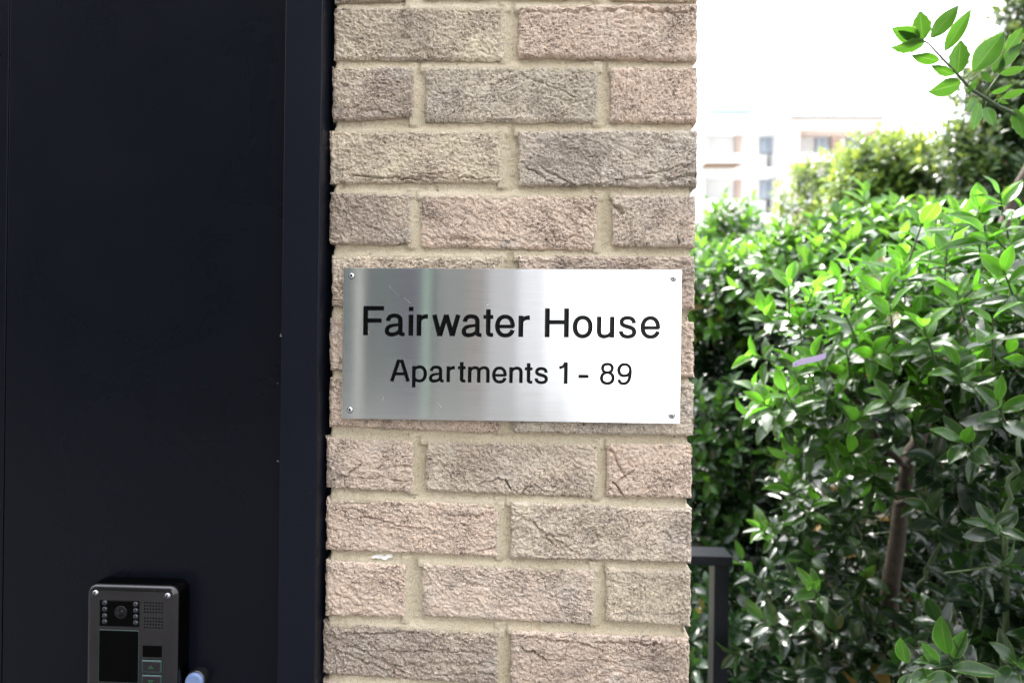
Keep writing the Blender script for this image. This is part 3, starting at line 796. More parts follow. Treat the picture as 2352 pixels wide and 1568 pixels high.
ob = empty('dark_reflection_block', (-6, -14, 0), 'added dark grey green block behind the viewer, striped to shape the reflections in the steel plate', 'building')
MB().box(-30, rx(1185), -22, -14, 0, 22).build('wall', big_mat('grey green reflection tone', (.011, .017, .017), (.016, .023, .023), .4, .8), ob)  # invented face, tall and dark to deepen the left of the plate
MB().box(rx(818), rx(836), -14.0, -13.8, 0, 22).build('reflection_stripe', simple('pale stripe tone', (.13, .127, .12), .6), ob)
MB().box(rx(925), rx(970), -14.0, -13.7, 0, 22).build('pier', simple('slate blue stripe tone', (.006, .006, .014), .7), ob)  # upright added only as a dark stripe in the plate's reflection
MB().box(rx(974), rx(990), -14.0, -13.75, 0, 22).build('reflection_stripe', simple('pale green stripe tone', (.085, .12, .10), .6), ob)
MB().box(rx(1000), rx(1070), -14.0, -13.9, 0, 22).build('reflection_band', simple('mid grey band tone', (.040, .043, .042), .7), ob)
MB().box(rx(1072), rx(1112), -14.0, -13.8, 0, 22).build('pier', simple('brown stripe tone', (.055, .049, .044), .7), ob)  # another added upright, a brown stripe in the reflection
MB().box(rx(1112), rx(1185), -14.0, -13.9, 0, 22).build('reflection_band', simple('pale grey band tone', (.115, .115, .12), .7), ob)

wb_ = empty('white_reflection_block', (3, -14, 0), 'added white block behind the viewer that turns the right of the steel plate white', 'building')
MB().box(rx(1345), 4.6, -22, -14, 0, 22).build('wall', big_mat('white reflection tone', (.68, .69, .71), (.76, .77, .78), .5), wb_)  # invented white face, there for its reflection in the plate
MB().box(rx(1186), rx(1248), -22, -13.95, 0, 22).build('reflection_band', simple('light grey band tone', (.20, .205, .215), .8), wb_)  # added greys that step the plate's reflection up towards white
MB().box(rx(1249), rx(1300), -22, -13.97, 0, 22).build('reflection_band', simple('pale grey graded tone', (.29, .295, .31), .8), wb_)
MB().box(rx(1301), rx(1344), -22, -13.93, 0, 22).build('reflection_band', simple('off white band tone', (.38, .385, .40), .8), wb_)

# ------------------------------------------------------------------ far apartment block
YA = 45.0


def fb(u, v, Y=YA): return at(1579 + u * .2197, 229.7 + v * .2197, Y)


def bbox(mb, u0, u1, v0, v1, y0, y1, Y=YA):
    a = fb(u0, v1, Y); b_ = fb(u1, v0, Y)
    return mb.box(min(a[0], b_[0]), max(a[0], b_[0]), y0, y1, max(a[2], 0), max(b_[2], .1))


M_REND = simple('white render', (.76, .76, .76), .9, noise=.02, nscale=.4)
M_PEACH = simple('pale peach brick', (.66, .55, .49), .9, noise=.06, nscale=.6)
M_BRN = simple('brown soffit', (.20, .14, .10), .9)
M_BRK2 = simple('pinkish brick pier', (.52, .41, .36), .9, noise=.05)
M_WIN = simple('sky blue window glass', (.34, .40, .48), .15, spec=.8)
M_FRM = simple('grey window frame', (.26, .27, .31), .5)
ab = empty('apartment_block', tuple(fb(900, 2300)), 'white rendered apartment block with balconies, far beyond the bushes', 'building')
ab.location.z = 0
for i, (sa, sb) in enumerate((((-1500, 190)), (915, 1180), (1930, 2030))):
    m = MB(); bbox(m, sa, sb, 210, 3400, YA, YA + 12); m.build('wall', M_REND if i < 2 else M_PEACH, ab)
m = MB(); bbox(m, 190, 915, 210, 3400, YA + 1.5, YA + 12.05); bbox(m, 1180, 1930, 210, 3400, YA + 1.5, YA + 12.05); m.build('rear_wall', M_REND, ab)
m = MB(); bbox(m, 1060, 2032, 208, 325, YA - .25, YA + 1.45); m.build('fascia', M_PEACH, ab)
m = MB(); bbox(m, 190, 1058, 208, 322, YA - .03, YA + 1.45); m.build('fascia', M_REND, ab)
m = MB(); bbox(m, 1050, 2040, 184, 206, YA - .4, YA + 12.2); m.build('coping', M_FRM, ab)
m = MB(); bbox(m, 1062, 1160, 327, 3400, YA - .2, YA - .01); m.build('pilaster', M_PEACH, ab)
m = MB(); bbox(m, 215, 690, 104, 118, YA + 3, YA + 9, YA + 3); m.build('penthouse_roof', simple('pale blue roof edge', (.16, .24, .29), .5), ab)
m = MB(); bbox(m, 245, 670, 120, 215, YA + 3.4, YA + 8.6, YA + 3); m.build('penthouse', M_REND, ab)
for k in range(5):
    o_ = 480 * k
    for b0, b1, s0, s1 in ((190, 915, 185, 556), (1180, 1930, 1150, 1590)):
        if k: 
            m = MB(); bbox(m, b0 + 1, b1 - 1, 705 + o_ - 480, 790 + o_ - 480, YA + .02, YA + 1.5); m.build('spandrel', M_REND, ab)
        m = MB(); bbox(m, s0, s1, 560 + o_, 655 + o_, YA - 1.3, YA + .01, YA - 1.3); bl = m.build('balcony', M_REND, ab)
        m = MB(); bbox(m, s0 + 3, s1 - 3, 657 + o_, 660 + o_, YA - 1.28, YA + .01, YA - 1.3); m.build('soffit', M_BRN, bl)
        p0 = 500 if b0 < 500 else 1508
        m = MB(); bbox(m, p0, p0 + 60 + (30 if p0 > 1000 else 0), 328 + o_, 700 + o_, YA + 1.2, YA + 1.5, YA + 1.2); m.build('brick_pier_strip', M_BRK2, ab)
        ws_ = ((760, 915),) if b0 < 500 else ((1335, 1480), (1660, 1925))
        for (wa, wb) in ws_:
            v0, v1 = 345 + o_ - (35 if k else 0), (560 if wa < 1600 else 640) + o_
            m = MB(); bbox(m, wa, wb, v0, v1, YA + 1.40, YA + 1.5, YA + 1.4)
            wf = m.build('window', M_FRM, ab); m = MB()
            md = (wa + wb) / 2; bbox(m, wa + 10, md - 4, v0 + 12, v1 - 10, YA + 1.37, YA + 1.395, YA + 1.37); bbox(m, md + 4, wb - 10, v0 + 12, v1 - 10, YA + 1.37, YA + 1.395, YA + 1.37)
            m.build('pane', M_WIN, wf)

# ------------------------------------------------------------------ leaves
def leaf_mat(name, old, new, margin, rough=.3, trans=.35, tnew=(.30, .52, .05), told=(.05, .13, .02)):
    t = NT(name); a = t.n('Attribute', _attribute_name='leaf'); sp_ = t.n('SeparateColor'); t.l(a.outputs['Color'], sp_.inputs[0])
    age, rnd, uu = sp_.outputs; age = t.math('POWER', age, 1.7)
    v = t.obj()
    c = t.mix(age, old, new)
    c = t.mix(t.math('MULTIPLY', rnd, .5), c, tuple(x * .55 for x in old))
    c = t.mix(t.ramp(rnd, [(.990, 0.), (.994, .8)]), c, (.20, .12, .035))
    veins = t.noise(v, 160, 2, .5)
    c = t.mix(t.math('MULTIPLY', t.ramp(veins, [(.4, 0.), (.7, .3)]), age), c, tuple(min(1, x * 1.6) for x in new))
    edge = t.ramp(uu, [(0.0, .7), (.05, 0.), (.88, 0.), (.96, .8)])
    edge = t.math('MULTIPLY', edge, t.math('ADD', t.math('MULTIPLY', age, .8), .2))
    c2 = t.mix(edge, c, margin)
    t.l(c2, t.b.inputs['Base Color'])
    t.l(t.math('ADD', t.math('MULTIPLY', t.noise(v, 30, 3), .2), rough - .1), t.b.inputs['Roughness'])
    t.b.inputs['Specular IOR Level'].default_value = .36
    tr = t.n('BsdfTranslucent')
    ct = t.mix(age, told, tnew); ct = t.mix(t.math('MULTIPLY', edge, .6), ct, (.5, .65, .2)); t.l(ct, tr.inputs['Color'])
    ms = t.n('MixShader'); f = t.math('MULTIPLY', t.math('ADD', t.math('MULTIPLY', age, .7), .3), trans)
    t.l(f, ms.inputs[0]); t.l(t.b.outputs[0], ms.inputs[1]); t.l(tr.outputs[0], ms.inputs[2])
    t.l(ms.outputs[0], t.out.inputs['Surface'])
    t.l(t.bump(veins, .25, .0008), t.b.inputs['Normal'])
    return t.m


def unit(a): return a / (np.linalg.norm(a, axis=-1, keepdims=True) + 1e-9)


TS = {'fine': (np.array([0, .06, .16, .28, .4, .52, .64, .76, .86, .94, 1.]), np.array([-1, -.9, -.5, 0, .5, .9, 1.])),
      'mid': (np.array([0, .12, .32, .55, .78, .93, 1.]), np.array([-1, -.88, 0, .88, 1.])),
      'low': (np.array([0, .3, .7, 1.]), np.array([-1, 0, 1.]))}


def leaves(acc, P, L, N, size, age, res='mid', droop=.25, fold=.42, spiny=0.0, width=.44):
    """P base points, L directions, N upper-side normals (n x 3), size lengths, age 0..1"""
    P = np.asarray(P, float); n = len(P)
    if n == 0: return
    L = unit(np.asarray(L, float)); S = unit(np.cross(L, np.asarray(N, float))); Nn = np.cross(S, L)
    T, U = TS[res]; nr, nc = len(T), len(U)
    size = np.asarray(size, float); r1 = rng.random(n); r2 = rng.random(n)
    wid = width * .5 * (.85 + .3 * r2)
    prof = np.sin(np.pi * np.clip(T, 0, 1) ** .86) ** .85; prof[0] = .03; prof[-1] = .0
    prof = prof * (1 - .12 * (T > .6) * (T - .6) / .4)
    t = T[None, :, None]; u = U[None, None, :]
    wv = wid[:, None, None] * prof[None, :, None]
    if spiny:
        sp_ = 1 + spiny * (np.arange(nr) % 2 * 2 - 1)[None, :, None] * (np.abs(u) > .95) * (rng.random((n, 1, 1)) > .3)
        wv = wv * sp_
    dr = (droop * (.3 + 1.2 * rng.random(n)))[:, None, None]
    fo = (fold * (.4 + rng.random(n)))[:, None, None]
    tw = ((rng.random(n) - .5) * .5)[:, None, None]
    lon = t - .25 * dr * t ** 3; lat = u * wv * np.cos(np.clip(fo, 0, 1.2))
    ht = -dr * t ** 2 * .9 + np.abs(u) * wv * np.sin(np.clip(fo, 0, 1.2)) + tw * t * u * wv
    ht = ht + (np.sin(t * 9 + r1[:, None, None] * 6.3) * .02 * np.abs(u))
    sz = size[:, None, None, None]
    V = P[:, None, None, :] + sz * (lon[..., None] * L[:, None, None, :] + lat[..., None] * S[:, None, None, :] + ht[..., None] * Nn[:, None, None, :])
    idx = np.arange(nr * nc).reshape(nr, nc)
    q = np.stack([idx[:-1, :-1], idx[:-1, 1:], idx[1:, 1:], idx[1:, :-1]], -1).reshape(-1, 4)
    F = (q[None] + (np.arange(n) * nr * nc)[:, None, None]).reshape(-1, 4) + acc['n']
    A = np.zeros((n, nr, nc, 4)); A[..., 0] = np.clip(np.asarray(age), 0, 1)[:, None, None]; A[..., 1] = r1[:, None, None]
    A[..., 2] = np.abs(u); A[..., 3] = t
    acc['v'].append(V.reshape(-1, 3)); acc['f'].append(F); acc['t'].append(A.reshape(-1, 4)); acc['n'] += n * nr * nc


def shoots(acc, tw, B, D, nl, leaf, stem, age, res='mid', twigs=True, gravity=0.0, tight=1.0, spiny=0.0, width=.45, droop=.26):
    """leafy shoots: base points B, directions D, nl leaves each"""
    n = len(B)
    if n == 0: return
    D = unit(np.asarray(D, float)); B = np.asarray(B, float)
    ref = unit(rng.normal(size=(n, 3))); E1 = unit(np.cross(D, ref)); E2 = np.cross(D, E1)
    leaf = np.broadcast_to(leaf, n); stem = np.broadcast_to(stem, n); age = np.broadcast_to(age, n)
    for j in range(nl):
        t = j / (nl - 1)
        az = j * 2.4 + rng.random(n) * .7
        O = np.cos(az)[:, None] * E1 + np.sin(az)[:, None] * E2
        ang = (R(82) * (1 - t) + R(30) * t) * (.85 + .3 * rng.random(n)) * tight
        L = D * np.cos(ang)[:, None] + O * np.sin(ang)[:, None]
        L[:, 2] -= gravity * rng.random(n)
        P = B + D * (stem * t)[:, None] + O * .002
        N = D - (D * L).sum(1, keepdims=True) * L + rng.normal(size=(n, 3)) * .22 + np.array([0, -.25, .3])
        keep = rng.random(n) > .08
        sz = leaf * (.78 + .38 * rng.random(n)) * (1 - .22 * max(0, t - .7) / .3)
        ag = np.clip(age * (.35 + .9 * t) + (rng.random(n) - .5) * .22, 0, 1)
        leaves(acc, P[keep], L[keep], N[keep], sz[keep], ag[keep], res, droop=droop, spiny=spiny, width=width)
    if twigs:
        for i in range(n):
            tw.tube([B[i] - D[i] * stem[i] * .5, B[i] + D[i] * stem[i] * .5, B[i] + D[i] * stem[i] * 1.02], [.0022, .0018, .0012], 5, cap=False)


def cloud(px, py, rx_, ry_, Y, rd, n, shell=.5):
    """random points of an ellipsoid given by its picture place at depth Y, half depth rd; returns points and outward directions"""
    c = at(px, py, Y); s = (Y + DIST) / FPX
    d = unit(rng.normal(size=(n, 3))); d[:, 1] = -np.abs(d[:, 1]) * np.where(rng.random(n) < .8, 1, -1)
    r_ = (shell + (1 - shell) * rng.random(n))[:, None]
    rad = np.array([rx_ * s, rd, ry_ * s])
    return c + d * r_ * rad, unit(d / rad * rad.mean())


def leafy(ac, tw, mat, parent):
    nf = sum(len(f) for f in ac['f'])
    if tw.v:
        ac['v'].append(np.array(tw.v)); ac['f'].append(np.array([f for f in tw.f if len(f) == 4]) + ac['n']); ac['t'].append(np.zeros((len(tw.v), 4)))
    me = acc_mesh(ac, 'foliage', 'leaf'); o = link('foliage', me, mat, parent, True)
    me.materials.append(M_TWIG)
    mi = np.zeros(len(me.polygons), np.int32); mi[nf:] = 1; me.polygons.foreach_set('material_index', mi)
    return o


M_HOLLY = leaf_mat('holly leaf', (.006, .014, .009), (.066, .185, .014), (.26, .34, .08), .2, .6, (.125, .40, .02), (.03, .10, .01))
M_BARK = big_mat('grey brown bark', (.03, .022, .016), (.085, .06, .043), 60)
M_TWIG = simple('green twig', (.035, .06, .018), .6, noise=.3)

# ---- near holly shrub
hol = empty('holly_shrub', (at(2062, 1374, 1.15)[0], 1.15, 0), 'large glossy holly shrub with forked grey trunk, growing beyond the brick pier', 'shrub')
Yt = 1.15


def wob(pts, Ys, sub=5, amp=.006):
    pts = [at(p[0], p[1], y) for p, y in zip(pts, Ys)]; out = []
    for a, b_ in zip(pts[:-1], pts[1:]):
        for k in range(sub): out.append(a + (b_ - a) * k / sub + rng.normal(size=3) * amp)
    out.append(pts[-1]); return out


p = wob([(2041, 1560), (2041, 1494), (2041, 1374), (2047, 1289), (2064, 1170), (2079, 1102), (2092, 1040)], [Yt] * 7, 2, .0035)
foot = np.array([p[0][0] + .02, Yt + .02, 0.0]); p = [foot, (foot + p[0]) / 2 + np.array([.02, 0, 0])] + p
MB().tube(p, list(np.linspace(.028, .018, len(p))), 12, .12).build('trunk', M_BARK, hol, True)
br = [([(2085, 1075), (2060, 1055), (2008, 1000), (1982, 945), (1938, 890), (1880, 795), (1836, 714), (1812, 620)], [1.15, 1.1, 1.05, 1.0, .95, .88, .84, .8], .010, .003),
      ([(2055, 1098), (2027, 1050), (2000, 990)], [1.13, 1.1, 1.05], .009, .004),
      ([(2088, 1050), (2130, 960), (2173, 835), (2092, 766), (2004, 681), (1980, 630)], [1.15, 1.15, 1.12, 1.05, 1., .95], .010, .003),
      ([(2088, 1060), (2150, 900), (2195, 790), (2262, 620), (2320, 480), (2375, 360)], [1.15, 1.25, 1.3, 1.35, 1.4, 1.4], .021, .016),
      ([(2064, 1160), (2082, 1153), (2198, 1129), (2290, 1090)], [1.13, 1.1, 1.05, 1.0], .009, .004),
      ([(2045, 1380), (2062, 1374), (2103, 1361), (2144, 1282), (2170, 1230)], [1.15, 1.12, 1.08, 1.04, 1.02], .008, .004),
      ([(2300, 1640), (2311, 1357), (2305, 1204), (2311, 1119), (2331, 1040), (2350, 960)], [.62, .6, .6, .58, .58, .6], .0062, .004),
      ([(1930, 1568), (1890, 1400), (1830, 1280), (1790, 1200)], [1.3, 1.25, 1.2, 1.2], .008, .003),
      ([(2120, 940), (2220, 900), (2330, 830), (2400, 800)], [1.1, 1.0, .9, .85], .007, .004),
      ([(2195, 1000), (2190, 900), (2200, 760), (2210, 640)], [.95, .93, .9, .88], .006, .003)]
twg = MB()
for pp, ys, r0, r1 in br:
    q = wob(pp, ys, 4, .004)
    MB().tube(q, list(np.linspace(r0, r1, len(q))), 8, .2).build('branch', M_BARK if r0 > .0086 else M_TWIG, hol, True)
hacc = acc_new()
UP = np.array([0, 0, 1.])


OPEN = [[(2085, 1075), (2008, 1000), (1982, 945), (1938, 890)], [(2064, 1160), (2198, 1129)], [(2062, 1374), (2103, 1361), (2144, 1282)], [(2173, 835), (2092, 766), (2030, 700)], [(2311, 1357), (2305, 1204), (2311, 1119)]]


def put(px, py, rx_, ry_, Y, rd, n, leaf, stem, age, up=.8, nl=9, res='mid', shell=.5, acc_=None, tw_=None, **kw):
    n = int(n * (.66 if acc_ is None and res == 'mid' else 1))
    P, D = cloud(px, py, rx_, ry_, Y, rd, n, shell)
    rel = P - CAMP; dep = rel @ CF; qx = PCX + FPX * (rel @ CR) / dep; qy = PCY - FPX * (rel @ CU) / dep
    tx = np.interp(qy, [1040, 1102, 1170, 1290, 1374, 1494], [2090, 2079, 2062, 2045, 2041, 2041])
    ok = ~((P[:, 1] < 1.2) & (np.abs(qx - tx + 4) < np.where(P[:, 1] < 1.0, 112, 72)) & (qy > 1010) & (qy < 1450))
    for pl in OPEN:
        for (ax_, ay_), (bx_, by_) in zip(pl[:-1], pl[1:]):
            L2 = (bx_ - ax_) ** 2 + (by_ - ay_) ** 2; tq = np.clip(((qx - ax_) * (bx_ - ax_) + (qy - ay_) * (by_ - ay_)) / L2, 0, 1)
            ok &= ~((np.hypot(qx - ax_ - tq * (bx_ - ax_), qy - ay_ - tq * (by_ - ay_)) < 30) & (P[:, 1] < 1.05) & (rng.random(n) < .75))
    P, D, n = P[ok], D[ok], int(ok.sum())
    D = unit(D * .8 + UP * up + rng.normal(size=D.shape) * .3 + np.array([-.15, -.25, 0]))
    ag = np.clip(age + (.26 if py < 850 and acc_ is None else (.12 if py < 700 else 0)) + (rng.random(n) - .5) * .35, 0, 1)
    shoots(acc_ if acc_ is not None else hacc, tw_ if tw_ is not None else twg, P, D, nl, leaf * (1.32 if acc_ is None else 1.25) * (.8 + .4 * rng.random(n)), stem * (1.0 + .9 * rng.random(n)), ag, res, **kw)


# bright left cluster of young shoots
for (px, py, Y, lf, dx, dz) in ((1812, 668, .78, .062, -.15, 1.), (1850, 672, .80, .060, .25, 1.), (1895, 690, .84, .058, .3, .9), (1790, 720, .78, .058, -.7, .7), (1775, 790, .80, .056, -1., .25),
                                (1840, 740, .80, .058, -.2, .8), (1885, 770, .82, .056, .2, .8), (1795, 910, .80, .060, -.9, .5), (1830, 905, .76, .060, -.5, .7), (1870, 860, .78, .056, -.2, .6),
                                (1985, 680, .9, .062, .2, .9), (2030, 650, .9, .066, .5, .9), (2075, 625, .85, .07, -.3, 1.), (2130, 580, .9, .07, .0, 1.), (2060, 660, .8, .066, -.8, .5),
                                (2175, 690, .8, .066, .1, 1.), (2120, 730, .85, .06, -.5, .7), (2290, 590, .75, .07, -.5, .7), (2330, 700, .7, .066, -.2, .9), (2260, 650, .8, .06, .3, .9),
                                (1950, 800, .85, .056, -.3, .8), (2000, 760, .85, .056, -.1, .9), (2060, 830, .85, .058, -.5, .7), (2110, 880, .85, .058, -.2, .9), (2170, 830, .8, .056, .3, .8),
                                (2230, 790, .75, .06, -.3, .9), (2290, 830, .7, .06, .1, .9), (1820, 1110, .95, .058, -.3, 1.), (1850, 1150, .95, .056, .2, .8), (1780, 1200, 1.0, .054, -.7, .6)):
    B = np.array([at(px, py + 40, Y)]); D = np.array([[dx, -.35, dz]])
    shoots(hacc, twg, B, D, 9, lf * 1.15, .062, .95 if py < 950 else .7, 'fine')
put(1960, 800, 170, 130, 1.0, .18, 46, .056, .07, .75)
put(2200, 760, 190, 200, 1.05, .22, 80, .058, .07, .66)
put(2090, 650, 130, 80, 1.3, .2, 34, .058, .07, .8)
put(2290, 900, 150, 160, .8, .16, 44, .058, .07, .55)
put(2080, 960, 190, 150, 1.05, .18, 60, .055, .07, .3)
put(1890, 960, 130, 110, 1.0, .15, 40, .055, .07, .5)
put(2250, 1130, 160, 150, .85, .15, 56, .056, .07, .14)
put(1915, 1200, 150, 150, 1.25, .2, 70, .052, .07, .2)
put(2090, 1240, 130, 160, 1.45, .2, 50, .055, .07, .1)
put(2260, 1350, 150, 150, .8, .15, 52, .056, .07, .08)
put(1900, 1430, 170, 160, 1.2, .22, 84, .052, .07, .12)
put(2110, 1500, 180, 120, 1.0, .2, 56, .055, .07, .05)
put(2290, 1520, 120, 100, .6, .1, 26, .058, .06, .15)
put(2100, 1050, 320, 430, 1.75, .3, 400, .056, .07, .16, res='low', twigs=False)
put(2150, 1450, 320, 300, 1.7, .3, 200, .056, .07, .12, res='low', twigs=False)
for (px, py, Y, lf, dx, dz, ag) in ((2250, 500, .7, .066, -.3, 1., .85), (2310, 470, .65, .066, -.5, .9, .8), (2180, 520, .8, .066, .1, 1., .9), (2330, 550, .55, .064, -.8, .5, .7), (2270, 545, .55, .066, -.4, .8, .9), (2330, 640, .5, .066, -.6, .7, .85), (2170, 600, .62, .066, -.2, 1., .95), (2100, 520, .7, .066, .1, 1., .95), (2215, 690, .55, .064, -.5, .8, .85), (2280, 760, .5, .064, -.3, .9, .75),
                                    (2140, 760, .62, .062, -.5, .7, .8), (2050, 720, .7, .06, -.3, .8, .9), (1960, 720, .72, .06, -.5, .7, .9), (1900, 820, .72, .058, -.6, .6, .85), (2210, 850, .55, .062, -.4, .7, .6), (2310, 930, .5, .062, -.5, .6, .5),
                                    (2060, 900, .7, .06, -.6, .5, .55), (2240, 1000, .55, .062, -.6, .4, .35), (2300, 1180, .5, .06, -.5, .3, .2), (2215, 1265, .6, .062, .7, .3, .2), (1960, 1080, .85, .055, -.7, .5, .6), (1890, 1330, .9, .055, -.6, .6, .5)):
    B = np.array([at(px, py + 45, Y)]); D = np.array([[dx, -.45, dz]])
    shoots(hacc, twg, B, D, 8, lf * 1.15, .07, ag, 'fine', droop=.22)
# big near leaves low on the right
for (px, py, dx, dz, L, nx, nz) in ((2200, 1500, -.9, .25, .05, .1, 1.), (2195, 1505, -.75, .95, .055, -.5, .6), (2215, 1480, -.35, .95, .075, -.8, .3), (2240, 1540, -.95, .05, .07, 0, 1), (2190, 1520, -1, -.2, .06, -.1, 1.),
                                    (2225, 1515, 1., .1, .08, -.1, 1.), (2215, 1530, .55, -.9, .065, .8, .4), (2230, 1490, .2, 1., .06, -.8, .1), (2130, 1525, -.5, -.6, .05, -.5, .7), (2160, 1510, -.2, -1, .05, -.9, .2),
                                    (2205, 1570, -.9, -.3, .06, -.2, .9), (2120, 1500, -.3, .8, .055, -.9, .2)):
    leaves(hacc, [at(px - 40, py + 22, .28)], [[dx, -.25, dz]], [[nx, -.75, nz]], [L * .92], [.35], 'fine', droop=.2)
twg.tube([at(2260, 1600, .34), at(2230, 1540, .30), at(2205, 1495, .28), at(2190, 1470, .27)], [.003, .0026, .002, .0012], 6, cap=False)
leafy(hacc, twg, M_HOLLY, hol)
M_BERRY = simple('red berry', (.30, .01, .015), .2, spec=.6)
for px, py, Y, r_ in ((2332, 849, .72, .0055), (1992, 862, .86, .0042), (1690, 955, 1.9, .005)):
    if px < 1700: continue
    c = at(px, py, Y); m = MB(); n_ = 8
    m.tube([c + np.array([0, 0, r_ * math.sin(R(a))]) for a in (-89, -60, -30, 0, 30, 60, 89)], [r_ * math.cos(R(a)) for a in (-89, -60, -30, 0, 30, 60, 89)], 12)
    m.build('berry', M_BERRY, hol, True)

# ---- plant tag on the bright branch
M_TAG = NT('lilac plastic tag'); t = M_TAG
t.b.inputs['Base Color'].default_value = (.52, .42, .66, 1); t.b.inputs['Roughness'].default_value = .35
c0, c1 = at(1821, 838, .58), at(1897, 815, .60)
ax = unit(c1 - c0); wv_ = unit(np.array([ax[2] * -.3, -.35, 1.])); Lg = np.linalg.norm(c1 - c0); m = MB(); vs = []
hw = .0072
for side in (0, 1):
    for k in range(9):
        s_ = k / 8; bend = np.array([0, -.004 * math.sin(s_ * 3.1), .0015 * math.sin(s_ * 6)])
        q = c0 + ax * Lg * s_ + bend + np.array([0, .0004 * side, 0])
        vs += [q - wv_ * hw * (.9 if k else .6), q + wv_ * hw * (.9 if k else .6)]
fs = []
for k in range(8):
    a = 2 * k; fs += [(a, a + 2, a + 3, a + 1), (18 + a, 18 + a + 1, 18 + a + 3, 18 + a + 2), (a, 18 + a, 18 + a + 2, a + 2), (a + 1, a + 3, 18 + a + 3, 18 + a + 1)]
fs += [(0, 1, 19, 18), (16, 34, 35, 17)]
m.add(vs, fs); tg_ = m.build('plant_tag', M_TAG.m)
tag(tg_, 'small lilac plastic strip tied to a holly branch among bright green leaves', 'tag')
tg_.name = 'plant_tag'
hole = MB().lathe_y(c0 + ax * .006 + np.array([0, -.0022, 0]), [(.0012, 0), (.0011, -.0003), (.0001, -.0003)], 12).build('punched_hole', M_DARK, tg_)

# ---- overhanging twig at the top right, every leaf placed
tws = empty('overhanging_holly_branch', tuple(at(2400, 290, .32)), 'leafy holly twig hanging across the white sky, its leaves spine edged', 'branch')
Yb = .30
stem = MB()
sp_ = [at(*p_, Yb) for p_ in ((2400, 292), (2352, 272), (2290, 243), (2230, 205), (2200, 172), (2160, 130), (2135, 103), (2117, 90))]
stem.tube(sp_, [.0034, .0031, .0027, .0023, .0019, .0015, .0012, .0009], 8, .12)
tacc = acc_new()
TL = [((2120, 92), (2112, 24), .82, .2), ((2112, 90), (2048, 65), .5, .15), ((2110, 92), (2062, 72), .35, .1), ((2122, 100), (2047, 112), .5, .2), ((2138, 88), (2206, 8), .5, .3), ((2170, 118), (2233, 17), .46, .3),
      ((2157, 140), (2092, 128), .42, .1), ((2200, 170), (2207, 88), .62, .0), ((2192, 172), (2137, 150), .45, .0), ((2207, 192), (2130, 212), .5, .1), ((2235, 165), (2309, 70), .55, .1),
      ((2285, 170), (2303, 122), .6, .0), ((2222, 215), (2246, 180), .5, .0), ((2250, 235), (2235, 300), .42, .1), ((2262, 245), (2285, 292), .5, .1), ((2240, 222), (2222, 258), .4, .1),
      ((2290, 160), (2352, 95), .45, .1), ((2295, 170), (2360, 155), .4, .0), ((2275, 215), (2330, 195), .4, .1), ((2300, 225), (2362, 205), .42, .1), ((2330, 250), (2352, 320), .45, .1),
      ((2290, 228), (2318, 240), .4, 0), ((2255, 165), (2278, 190), .5, 0), ((2335, 262), (2390, 230), .5, 0), ((2310, 120), (2352, 60), .5, 0)]
for (a, b_, wd, dp) in TL:
    pa = at(a[0], a[1], Yb); pb = at(b_[0], b_[1], Yb - .01 - dp * .05)
    L = pb - pa; ln = np.linalg.norm(L)
    view = unit(CAMP - (pa + pb) / 2)
    nrm = view + rng.normal(size=3) * .18 + np.array([0, 0, -.25])
    spin = .09 if wd > .3 and random.random() < .6 else .0
    leaves(tacc, [pa], [L], [nrm], [ln * .98], [.6 + .3 * random.random()], 'fine', droop=.06, fold=.22, width=wd * .88, spiny=spin)
    # petiole
    j = min(range(len(sp_) * 6), key=lambda q: np.linalg.norm(sp_[min(q // 6, 6)] + (sp_[min(q // 6 + 1, 7)] - sp_[min(q // 6, 6)]) * (q % 6) / 6 - pa))
    r_ = sp_[min(j // 6, 6)] + (sp_[min(j // 6 + 1, 7)] - sp_[min(j // 6, 6)]) * (j % 6) / 6
    stem.tube([r_, (r_ + pa) / 2 + np.array([0, 0, .0008]), pa + L * .02], [.0010, .0008, .0007], 6)
stem.build('stem', M_TWIG, tws, True)
M_HOLLY2 = leaf_mat('backlit holly leaf', (.02, .06, .01), (.035, .11, .012), (.10, .08, .11), .32, .4, (.07, .20, .012), (.05, .14, .01))
link('foliage', acc_mesh(tacc, 'foliage', 'leaf'), M_HOLLY2, tws, True)

# ---- evergreen hedge behind (left part of the greenery)
def plant(name, label, cat, base, clouds, mat, trunkr=.03, group=None, trunk_top=None, stem_n=1):
    r_ = empty(name, (base[0], base[1], 0), label, cat, group); ac = acc_new(); tw = MB()
    for c_ in clouds:
        kw = dict(c_[1]) if isinstance(c_, tuple) and isinstance(c_[1], dict) else {}
        put(*c_[0], acc_=ac, tw_=tw, **kw)
    for k in range(stem_n):
        bx = base[0] + (k - (stem_n - 1) / 2) * .3
        tt_ = np.array([bx, base[1], trunk_top])
        pts = [np.array([bx, base[1], 0]) + (tt_ - np.array([bx, base[1], 0])) * s_ + rng.normal(size=3) * trunkr * .5 * (s_ > 0) for s_ in np.linspace(0, 1, 7)]
        MB().tube(pts, list(np.linspace(trunkr, trunkr * .4, 7)), 10, .2).build('trunk', M_BARK, r_, True)
    leafy(ac, tw, mat, r_)
    return r_


